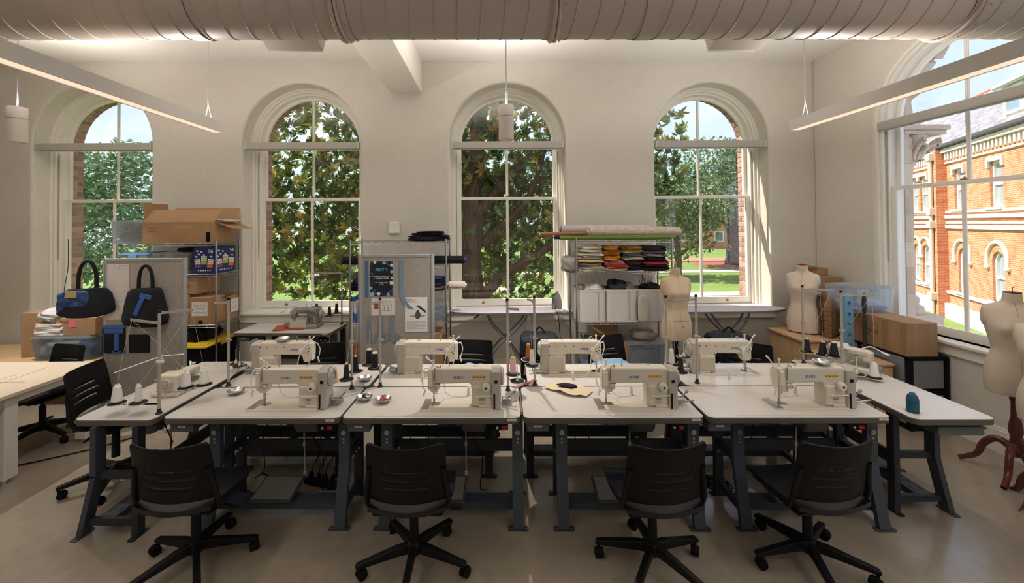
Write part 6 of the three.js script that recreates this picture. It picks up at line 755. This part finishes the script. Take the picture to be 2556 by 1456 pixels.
// ---------------------------------------------------------------- right corner storage
{
  const d = thing('drawer_unit', 'black framed plastic drawer unit along the side wall under the carton', 'drawers', [4.25, 0, -4.62]), W = 0.4, H = 0.72, L = 1.12, smoke = new THREE.MeshPhysicalMaterial({ color: 0x9a9da2, roughness: 0.35, transmission: 0.35, thickness: 0 });
  part('frame', [rbox(W, 0.035, L, 0.008, 0, H - 0.018, 0), rbox(W, 0.035, L, 0.008, 0, 0.03, 0), rbox(W, 0.025, L, 0.006, 0, 0.38, 0), ...[[-1, -1], [1, -1], [-1, 1], [1, 1], [-1, 0], [1, 0]].map(([a, b]) => rbox(0.04, H, 0.045, 0.006, a * (W / 2 - 0.02), H / 2, b * (L / 2 - 0.022)))], MAT.blackRough, d);
  for (const z of [-0.27, 0.27]) for (const y of [0.205, 0.55]) { const q = part('drawer', [rbox(0.33, 0.28, 0.46, 0.012, -0.025, y, z)], smoke, d); part('drawer_front', [rbox(0.012, 0.3, 0.48, 0.01, -0.2, y, z), rbox(0.012, 0.02, 0.16, 0.005, -0.212, y + 0.1, z)], smoke, q); }
  part('end_panel', [rbox(0.3, 0.28, 0.006, 0.003, 0, 0.55, L / 2 - 0.012), rbox(0.3, 0.28, 0.006, 0.003, 0, 0.205, L / 2 - 0.012)], smoke, d);
  const c = carton('long cardboard carton lettered UP and CAUTION on the drawer unit', 4.2, 0.722, -4.56, 0.3, 0.33, 0.98, 0);
  printOn('lettering', 0.3, 0.2, ctex(320, 224, (x, w, h) => { x.clearRect(0, 0, w, h); x.fillStyle = x.strokeStyle = '#452f1c'; x.font = '30px serif'; x.fillText('UP', 190, 60); x.font = 'bold 44px serif'; x.fillText('CAUTION', 60, 150); x.lineWidth = 3; x.strokeRect(20, 60, 70, 40); x.beginPath(); x.moveTo(270, 180); x.lineTo(270, 30); x.moveTo(258, 48); x.lineTo(270, 28); x.lineTo(282, 48); x.stroke(); x.font = 'bold 18px serif'; x.fillText('FRAGILE', 90, 180); }), c, -0.1512, 0.18, 0.06, -Math.PI / 2);
  part('packing_tape', [box(0.02, 0.3, 0.001, 0.08, 0.17, 0.4906), box(0.05, 0.32, 0.001, -0.06, 0.17, 0.4907)], mt(0xa88b68, 0.25), c); part('corner_tape', [box(0.001, 0.32, 0.06, -0.1512, 0.165, 0.44), box(0.0012, 0.3, 0.07, -0.1514, 0.16, 0.25)], mt(0x9c7d58, 0.25), c);
  bin('clear storage bin with grey latches on the long carton', 4.14, 1.058, -4.72, 0.52, 0.27, 0.38, 0.1, MAT.clearBlue, MAT.clear, [[0.36, 0.12, 0.28, 0, 0.01, 0, mt(0xb4c6d6, 0.8)], [0.3, 0.06, 0.12, 0.05, 0.01, 0.1, mt(0x3f4a58, 0.7)], [0.1, 0.05, 0.1, -0.1, 0.16, 0.1, mt(0xd8d2b8, 0.7)]]);
  const wc = thing('low_cabinet', 'low pale wood cabinet with red edge in the room corner', 'cabinet', [3.74, 0, -5.0]); part('body', rbox(0.52, 0.68, 0.56, 0.004, 0, 0.34, 0), MAT.wood, wc); part('top_board', [rbox(0.56, 0.03, 0.6, 0.004, 0, 0.705, 0)], MAT.wood, wc); part('top_edge', [rbox(0.562, 0.014, 0.602, 0.003, 0, 0.693, 0)], mt(0x8a4a3e, 0.6), wc); for (const s of [-1, 1]) { const dd = part('door', rbox(0.24, 0.6, 0.016, 0.004, s * 0.125, 0.35, 0.288), MAT.wood, wc); part('handle', [bar([s * 0.03, 0.4, 0.31], [s * 0.03, 0.5, 0.31], 0.005, 6)], MAT.steel, dd); }
  const wd = thing('wood_crate', 'lower pale wood crate in front of the low cabinet', 'crate', [3.74, 0, -4.42]); part('body', rbox(0.5, 0.6, 0.5, 0.004, 0, 0.3, 0), MAT.wood, wd); part('top_board', rbox(0.54, 0.025, 0.52, 0.004, 0, 0.612, 0), MAT.wood, wd); part('top_edge', rbox(0.542, 0.01, 0.522, 0.003, 0, 0.6, 0), mt(0x8a4a3e, 0.6), wd); part('red_sticker', box(0.07, 0.001, 0.05, 0.12, 0.6255, 0.1), mt(0xa9584c, 0.7), wd);
  const bb = thing('hole_board', 'upright light blue board with a row of round holes', 'stand', [3.80, 0.625, -4.48], 0.25); part('upright', [ext(poly([[-0.075, 0], [0.075, 0], [0.055, 0.66], [-0.055, 0.66]], [0.1, 0.21, 0.32, 0.43, 0.55].map((y) => circ(0.026, 0, y, 16).reverse())), 0.035, 0.003).translate(0, 0, -0.0175), ], mt(0x6f9bb8, 0.5), bb); part('side_web', [rbox(0.02, 0.64, 0.09, 0.004, 0.066, 0.33, -0.04, 0, 0, 0.03)], mt(0x6f9bb8, 0.5), bb); part('base', rbox(0.22, 0.03, 0.18, 0.006, 0, 0.015, -0.02), mt(0x54788f, 0.5), bb);
  const k = thing('pressing_tool', 'long dark pressing tool with a rounded top leaning by the blue board', 'tool', [3.97, 0.626, -4.46]); part('handle', [rbox(0.03, 0.44, 0.03, 0.01, 0, 0.22, 0)], mt(0x3d3b3b, 0.5), k); part('head', [sph(0.045, 0, 0.55, 0, 0.6, 2.6, 0.4, 14)], mt(0x2f2e30, 0.45), k);
  const wb = thing('wire_basket', 'rusty wire basket of cardboard rolls on the low cabinet', 'basket', [3.88, 0.722, -4.81]); const gs = []; for (let i = 0; i < 18; i++) { const a = i / 18 * 6.283; gs.push(bar([0.09 * Math.cos(a), 0, 0.09 * Math.sin(a)], [0.12 * Math.cos(a), 0.36, 0.12 * Math.sin(a)], 0.002, 4)); } for (let j = 0; j < 8; j++) { const r = 0.09 + 0.03 * j / 7; gs.push(tor(r, 0.0022, 0, 0.004 + j * 0.051, 0, Math.PI / 2, 0, 0, 24)); } part('wires', gs, mt(0x6b4a36, 0.6, { metalness: 0.4 }), wb);
  for (const [x, z, h, l] of [[-0.03, 0.02, 0.42, 'tall brown cardboard roll in the wire basket'], [0.04, -0.02, 0.34, 'short brown cardboard roll in the wire basket'], [0.0, -0.05, 0.38, 'middle brown cardboard roll in the wire basket']]) solo('cardboard_roll', l, 'cardboard roll', lathe([[0.028, 0], [0.033, 0], [0.033, h], [0.028, h], [0.028, 0.002]], 18), MAT.card, [3.88 + x, 0.727, -4.81 + z]);
  carton('tall brown carton in the corner behind the clear storage bin', 4.22, 0, -5.42, 0.36, 1.36, 0.36, 0.05); carton('small open brown carton on the tall corner carton', 4.2, 1.363, -5.42, 0.18, 0.1, 0.16, 0.3, { open: { b: 0.2, l: 0.15 } }); carton('brown carton between the red-capped form and the clear bin', 4.16, 0.722, -5.16, 0.2, 0.4, 0.16, 0.2, { open: { f: 0.3, l: 0.2 } }).position.set(4.0, 0.722, -5.3);
  solo('red_tag', 'small orange red tag hanging on the low cabinet', 'tag', [cyl(0.022, 0.022, 0.004, 0, 0, 0, Math.PI / 2), tor(0.012, 0.002, 0, 0.03, 0, 0, 0, 0, 12)], mt(0xd2492e, 0.5), [3.6, 0.6, -4.77]);
}
// ---------------------------------------------------------------- left side: cutting table, bench and clutter
{
  const t = thing('cutting_table', 'large cream cutting table with white legs', 'table', [-5.35, 0, -3.06]); const W = 2.96, D = 2.34, H = 0.73;
  part('tabletop', rbox(W, 0.03, D, 0.004, 0, H - 0.015, 0), mtt(T.marker, 0.75), t); part('apron_rail', [box(W - 0.2, 0.08, 0.03, 0, H - 0.07, D / 2 - 0.1), box(W - 0.2, 0.08, 0.03, 0, H - 0.07, -D / 2 + 0.1), box(0.03, 0.08, D - 0.2, W / 2 - 0.1, H - 0.07, 0)], MAT.white, t);
  for (const [a, b] of [[1, -0.38], [1, -1], [-1, 1], [-1, -1], [1, 1]]) { const l = part('leg', rbox(0.1, H - 0.06, 0.1, 0.004, a * (W / 2 - 0.1), (H - 0.03) / 2 + 0.02, b * (D / 2 - 0.1)), mt(0xd5d0c4, 0.5), t); part('foot', cyl(0.025, 0.03, 0.03, a * (W / 2 - 0.1), 0.015, b * (D / 2 - 0.1)), MAT.steel, l); }
  part('cut_line', [box(1.1, 0.001, 0.006, 0.6, H + 0.0005, -0.2), box(0.006, 0.001, 1.2, 1.15, H + 0.0005, -0.4, 0, 0.1), box(0.8, 0.001, 0.006, 0.9, H + 0.0005, -0.62), box(0.006, 0.001, 1.0, 0.95, H + 0.0005, -0.3, 0, -0.15)], mt(0x8d7a60, 0.9), t);
  // cut card pieces lying on the table
  let q = 0; for (let r = 0; r < 4; r++) for (let k = 0; k < 5; k++) { const x = -4.72 - k * 0.2 + rr(-0.03, 0.03), z = -3.98 + r * 0.16 + rr(-0.03, 0.03); const pts = []; const w = rr(0.05, 0.09), n = 3 + Math.floor(rnd() * 3); pts.push([-w, -0.03], [w, -0.035 + rr(-0.02, 0.02)], [w * 1.1, 0.0], [w * 0.4, 0.005], [w * 0.5, 0.035], [-w * 0.2, 0.03], [-w * 0.3, 0.012], [-w * 0.9, 0.02]); solo('card_cutout', 'small dark-edged card cut-out scattered on the cutting table', 'card cut-out', ext(poly(pts), 0.012).rotateX(-Math.PI / 2), mt([0x6f5439, 0xa88a64][(q++) % 2], 0.9), [x, H + 0.001, z], rr(0, 6), 'card cut-outs on the cutting table'); }
  const b = thing('storage_bench', 'long pale wood bench along the window wall behind the cutting table', 'bench', [-5.75, 0, -5.24]); part('top_board', rbox(2.3, 0.03, 0.76, 0.004, 0, 0.515, 0), MAT.wood, b); part('side_panel', box(0.03, 0.5, 0.7, -1.1, 0.25, 0), MAT.wood, b); part('side_panel', box(0.03, 0.5, 0.7, 1.1, 0.25, 0), MAT.wood, b); part('back_panel', box(2.17, 0.5, 0.03, 0, 0.25, -0.33), MAT.wood, b);
  const wt = thing('work_table', 'pale work table with steel legs past the cutting table', 'table', [-6.62, 0, -4.5]); part('tabletop', rbox(1.4, 0.03, 0.6, 0.004, 0, 0.785, 0), MAT.wood, wt); part('modesty_panel', box(1.3, 0.3, 0.02, 0, 0.6, 0.22), MAT.wood, wt); for (const [a, c] of [[1, 1], [1, -1], [-1, 1], [-1, -1]]) part('leg', cyl(0.018, 0.018, 0.77, a * 0.62, 0.385, c * 0.24), MAT.chrome, wt);
  const tr = thing('wood_tray', 'shallow wooden tray on the far work table', 'tray', [-6.45, 0.801, -4.5]); part('tray_base', rbox(0.7, 0.012, 0.4, 0.003, 0, 0.006, 0), MAT.wood, tr); part('tray_rim', [box(0.7, 0.03, 0.015, 0, 0.018, 0.2), box(0.7, 0.03, 0.015, 0, 0.018, -0.2), box(0.015, 0.03, 0.4, 0.35, 0.018, 0), box(0.015, 0.03, 0.4, -0.35, 0.018, 0)], mt(0x8a6446, 0.6), tr);
  solo('plastic_wrap', 'crumpled clear plastic wrap lying in the wooden tray', 'plastic', lump(0.5, 0.14, 0.3, 0.4, 4, 2, 0, 0.05, 0, 0.8), new THREE.MeshPhysicalMaterial({ color: 0xcfcac2, roughness: 0.25, transmission: 0.25, thickness: 0 }), [-6.45, 0.83, -4.5]);
  bin('wide clear bin of blue and white cloth on the bench', -4.98, 0.532, -5.1, 0.68, 0.26, 0.46, 0, MAT.clear, MAT.clear, [[0.62, 0.2, 0.38, 0, 0.01, 0, mt(0xb9bcc0, 0.9)], [0.16, 0.2, 0.38, 0.24, 0.01, 0.01, mt(0x44648c, 0.9)]]);
  const pc = carton('brown carton with a pink sticky note on the wide clear bin', -4.86, 0.812, -5.1, 0.46, 0.2, 0.34, 0); printOn('lettering', 0.22, 0.06, textTex(256, 72, [['PORTLAND', 110, 24, 28, 'bold'], ['IN CORPORATED', 110, 54, 16]], { fg: '#5a3f28' }), pc, -0.1, 0.15, 0.1716); part('sticky_note', [box(0.075, 0.075, 0.002, -0.03, 0.13, 0.173, 0, 0, 0.06)], mt(0xe27080, 0.8), pc);
  carton('tall narrow carton standing at the end of the bench', -5.5, 0.532, -5.2, 0.24, 0.52, 0.3, 0.2); const wc = thing('paper_stack', 'stack of white paper and plastic beside the tall narrow carton', 'papers', [-5.17, 0.812, -5.05]); for (let i = 0; i < 7; i++) part('paper_bundle', rbox(0.3 + rr(-0.03, 0.03), 0.018, 0.26, 0.004, rr(-0.02, 0.02), 0.01 + i * 0.019, 0, 0, rr(-0.1, 0.1)), MAT.paper, wc);
  solo('plastic_bag', 'crumpled white plastic bag on the paper stack', 'bag', lump(0.4, 0.16, 0.26, 0.35, 4, 3, 0, 0.07, 0, 0.8), mt(0xcdc9cb, 0.3), [-5.15, 0.955, -5.05]);
  const pr = thing('desktop_printer', 'black desktop device on the window sill above the bench', 'printer', [-5.46, SILL + 0.001, -5.68]); part('body', rbox(0.26, 0.12, 0.2, 0.02, 0, 0.06, 0), MAT.black, pr); part('panel', [rbox(0.1, 0.08, 0.006, 0.003, 0.02, 0.06, 0.102)], mt(0x3a3b40, 0.3), pr); part('cable', tube([[-0.13, 0.04, 0], [-0.25, 0.06, 0.04], [-0.4, 0.0, 0.1], [-0.45, -0.2, 0.15], [-0.48, -0.34, 0.2]], 0.005, 5), MAT.blackRough, pr);
  solo('window_cord', 'thin black cord hanging down the brick beside the window', 'cord', tube([[-6.0, 1.9, -5.98], [-5.99, 1.5, -5.97], [-6.02, 1.2, -5.95], [-6.0, 1.0, -5.93], [-6.0, 0.885, -5.9]], 0.004, 5), MAT.blackRough);
  solo('floor_cable', 'black cable curving over the floor beside the cutting table', 'cable', tube([[-4.1, 0.006, -3.72], [-4.3, 0.006, -3.62], [-4.05, 0.006, -3.75], [-3.75, 0.006, -3.95], [-3.5, 0.006, -4.2], [-3.35, 0.006, -4.4]], 0.006, 6, 30), MAT.blackRough);
}
{ // under the tables
  const s = thing('power_strip', 'black power strip with four plugs lying under the front tables', 'power strip', [-1.38, 0, -3.36], -0.3); part('body', rbox(0.3, 0.045, 0.055, 0.006, 0, 0.0225, 0), MAT.black, s); part('end_cap', [rbox(0.02, 0.03, 0.06, 0.004, -0.155, 0.015, 0)], MAT.steel, s); for (const x of [-0.1, -0.03, 0.03, 0.1]) part('plug', [rbox(0.03, 0.05, 0.03, 0.008, x, 0.07, 0), tube([[x, 0.09, 0], [x + 0.01, 0.14, -0.01], [x + 0.04, 0.22, -0.05], [x + 0.02, 0.34, -0.08]], 0.004, 5)], MAT.blackRough, s); part('cord', tube([[-0.15, 0.02, 0], [-0.25, 0.05, 0.03], [-0.4, 0.008, 0.04], [-0.6, 0.006, 0.0]], 0.005, 5), MAT.blackRough, s);
  solo('cable_tangle', 'tangle of black and white cables on the floor under the tables', 'cables', Array.from({ length: 5 }, (_, k) => { const p = []; for (let i = 0; i < 14; i++) { const a = i * 0.9 + k; p.push([0.16 * Math.cos(a) * rr(0.5, 1.2), 0.012 + 0.02 * rnd() + k * 0.006, 0.12 * Math.sin(a * 1.1) * rr(0.5, 1.2)]); } return tube(p, 0.0045, 5, 60); }), MAT.blackRough, [1.62, 0, -3.3]);
  solo('leather_scrap', 'crumpled reddish brown leather scrap on the treadle under the tables', 'leather', (() => { const g = new THREE.PlaneGeometry(0.42, 0.3, 20, 16).rotateX(-Math.PI / 2), p = g.attributes.position; for (let i = 0; i < p.count; i++) p.setY(i, 0.02 + 0.05 * fbm(p.getX(i) * 9 + 4, p.getZ(i) * 9 + 4, 997, 3)); g.computeVertexNormals(); return g; })(), mtt(T.hidetex, 0.55, { side: THREE.DoubleSide }), [2.3, 0.14, -2.98], 0.1);
}
renderer.render(scene, camera);
